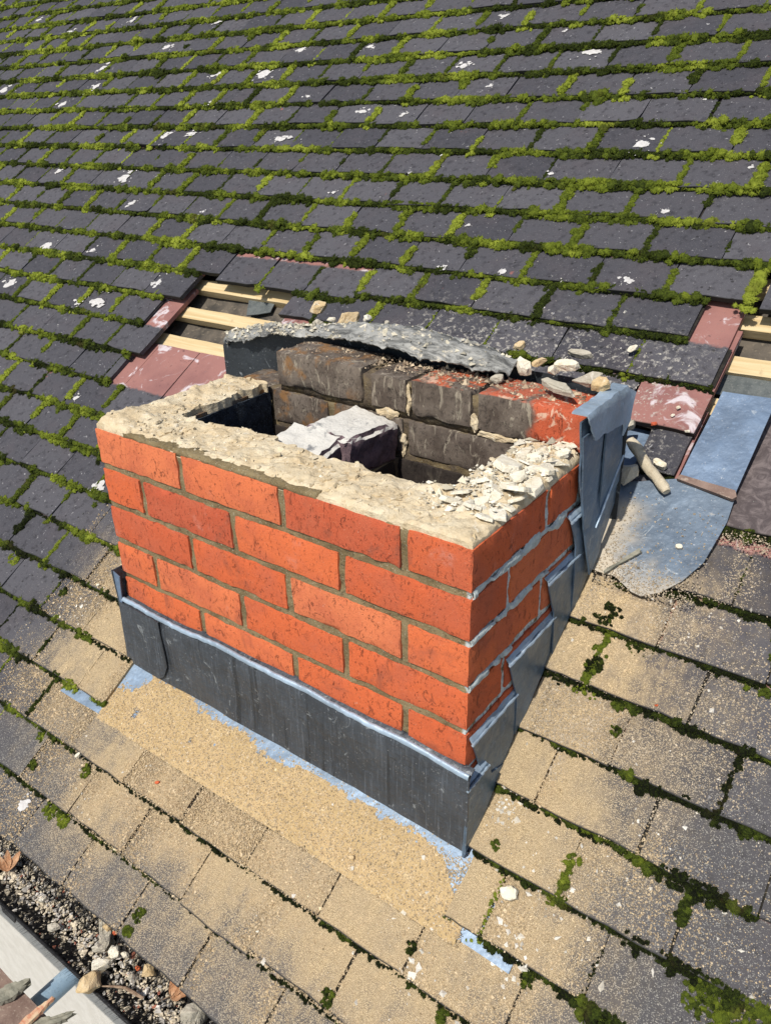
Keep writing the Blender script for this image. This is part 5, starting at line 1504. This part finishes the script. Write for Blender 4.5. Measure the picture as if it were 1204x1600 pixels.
# moss and dirt shreds between the chippings are part of the same fill; larger stones are things
for i, (p_, dims, kind, mat, nm, lab, cat, spin) in enumerate([((-0.4599, -0.4067, -0.7750), (0.055, 0.0425, 0.0425), 'rock', 'tanstone', 'stone', 'largest cream stone perched on the outer edge of the gutter', 'stone', 1.20),
 ((-0.4778, -0.3742, -0.7830), (0.045, 0.0275, 0.0275), 'rock', 'flake', 'stone', 'grey-cream stone just above the largest gutter stone', 'stone', 1.00),
 ((-0.5032, -0.3558, -0.7830), (0.035, 0.025, 0.0225), 'rock', 'greyflake', 'stone', 'round grey stone in the gutter below the flat slab', 'stone', 0.90),
 ((-0.4729, -0.3442, -0.7830), (0.0375, 0.0275, 0.025), 'rock', 'flake', 'stone', 'angular white-grey stone right of the round grey gutter stone', 'stone', 0.60),
 ((-0.4583, -0.3381, -0.7830), (0.02, 0.0137, 0.0125), 'rock', 'flake', 'stone', 'small white stone touching the angular gutter stone', 'stone', 0.60),
 ((-0.5172, -0.3342, -0.7790), (0.0775, 0.025, 0.015), 'slab', 'greyflake', 'mortar_chip', 'flat greenish mortar slab lying along the gutter', 'mortar chip', -0.50),
 ((-0.5172, -0.3275, -0.7730), (0.0213, 0.015, 0.0125), 'rock', 'tanstone', 'stone', 'small cream stone on top of the flat gutter slab', 'stone', 0.20),
 ((-0.5011, -0.3230, -0.7770), (0.015, 0.0125, 0.0112), 'rock', 'brick', 'brick_chip', 'red brick chip at the right end of the flat gutter slab', 'brick chip', 0.20),
 ((-0.3981, -0.3343, -0.7790), (0.035, 0.0275, 0.0225), 'rock', 'tanstone', 'stone', 'cream stone against the tile edge above the dead leaf', 'stone', 0.70),
 ((-0.2802, -0.3342, -0.7770), (0.0625, 0.0325, 0.03), 'slab', 'greyflake', 'stone', 'long greenish-cream stone in the gutter at the bottom edge', 'stone', 1.10),
 ((-0.4201, -0.3400, -0.7830), (0.0137, 0.0112, 0.01), 'rock', 'brick', 'brick_chip', 'pinkish brick chip left of the cream stone by the tile edge', 'brick chip', 0.50),
 ((-0.6040, -0.3774, -0.7830), (0.03, 0.0213, 0.0163), 'rock', 'greyflake', 'stone', 'pale grey stone among the upper gutter chippings', 'stone', 1.00),
 ((-0.6692, -0.3582, -0.7830), (0.025, 0.0125, 0.0125), 'rock', 'flake', 'stone', 'upright white stone in the upper gutter chippings', 'stone', 1.40),
 ((-0.4118, -0.3570, -0.7830), (0.0225, 0.0175, 0.0125), 'rock', 'greyflake', 'stone', 'rounded grey stone beside the twig', 'stone', 0.20)]):
    stone(nm, lab, cat, p_, dims, kind, mat, None, spin, (0.15, -0.2), 900 + i)
def leaf(label, loc, size, seed, spin):
    r = random.Random(seed)
    lf = empty('dead_leaf', loc); lf.rotation_euler = (0.2, 0.1, spin); tag(lf, label, 'dead leaf')
    for k in range(3):
        a = -0.7 + 0.7 * k; L = size * r.uniform(.7, 1.1); w_ = size * .22
        rows = []
        for t in np.linspace(0, 1, 7):
            hw = w_ * math.sin(math.pi * min(0.97, t * .9 + .08)) ** 0.8
            cx, cy = L * t * math.sin(a), L * t * math.cos(a); zc = 0.7 * L * t * t * r.uniform(.5, 1)
            rows.append([(cx + q * hw * math.cos(a), cy - q * hw * math.sin(a), zc + abs(q) * hw * 0.7 + 0.002) for q in (-1, -.4, .4, 1)])
        ob('lobe', grid_sheet('lobe', rows, 'leaf', 0.0008), lf)
    st = ob('stalk', tube_mesh('stalk', [(0, -size * .5 * t, 0.001 + 0.003 * t) for t in (0, .3, .6, 1)], [.0012, .001, .0009, .0008], 'twig', 5), lf)
leaf('curled orange-brown dead leaf in the gutter near the bottom edge of the photo', (-0.3379, -0.3383, -0.7830), 0.042, 1, -0.5)
leaf('pale pink dead leaf in the gutter at the left edge of the photo', (-0.7788, -0.3622, -0.7830), 0.032, 2, 0.9)
a, b = (-0.4395, -0.3959, -0.7770), (-0.3696, -0.3690, -0.7790)
m_ = (Vector(a) + Vector(b)) / 2 + Vector((0.004, 0.004, 0.010))
o = ob('twig', tube_mesh('twig', [a, (Vector(a) + m_) / 2 + Vector((0, 0, .002)), m_, (Vector(b) + m_) / 2, b], [.001, .0018, .0026, .0032, .0024], 'twig', 7, .2))
tag(o, 'bent brown twig lying on the gutter chippings', 'twig')

# ================================================================== SCAFFOLD BELOW THE EAVES
tb = ob('scaffold_tube', tube_mesh('scaffold_tube', [(0, y, 0) for y in np.linspace(-1.5, 0.05, 24)], [.0241] * 24, 'steel', 28))
tb.location = (-.938, -.13, -1.384); tag(tb, 'blue-grey steel scaffold tube running out under the gutter', 'scaffold tube')
bm = bmesh.new(); box_bm(bm, (-3.0, -.58, -1.358), (1.5, -.357, -1.320), (90, 8, 2))
for v in bm.verts: v.co += mnoise.noise_vector(v.co * 14) * 0.0018
bmesh.ops.bevel(bm, geom=[e for e in bm.edges if len(e.link_faces) == 2 and e.calc_face_angle(0) > 1.0], offset=0.003, segments=1, affect='EDGES')
o = ob('scaffold_board', mesh_bm('scaffold_board', bm, 'board')); tag(o, 'brown gritty scaffold board in the bottom left corner below the gutter', 'scaffold board')
Z = Vector((0, 0, 1))
splinter('wood_splinter', 'greenish grey broken wood splinter on the scaffold board at the left edge', (-0.9885, -0.4297, -1.3150), (-0.9514, -0.3527, -1.3050), 0.038, 0.014, 'greywood', 11, Z)
splinter('wood_splinter', 'reddish split wood splinter slanting up beside the scaffold tube', (-0.8689, -0.4205, -1.3050), (-0.8383, -0.3439, -1.2650), 0.020, 0.010, 'redwood', 12, Z)
splinter('wood_splinter', 'short grey broken wood splinter at the bottom edge beside the reddish splinter', (-0.8515, -0.4081, -1.3050), (-0.7882, -0.3367, -1.2850), 0.036, 0.014, 'greywood', 13, Z)
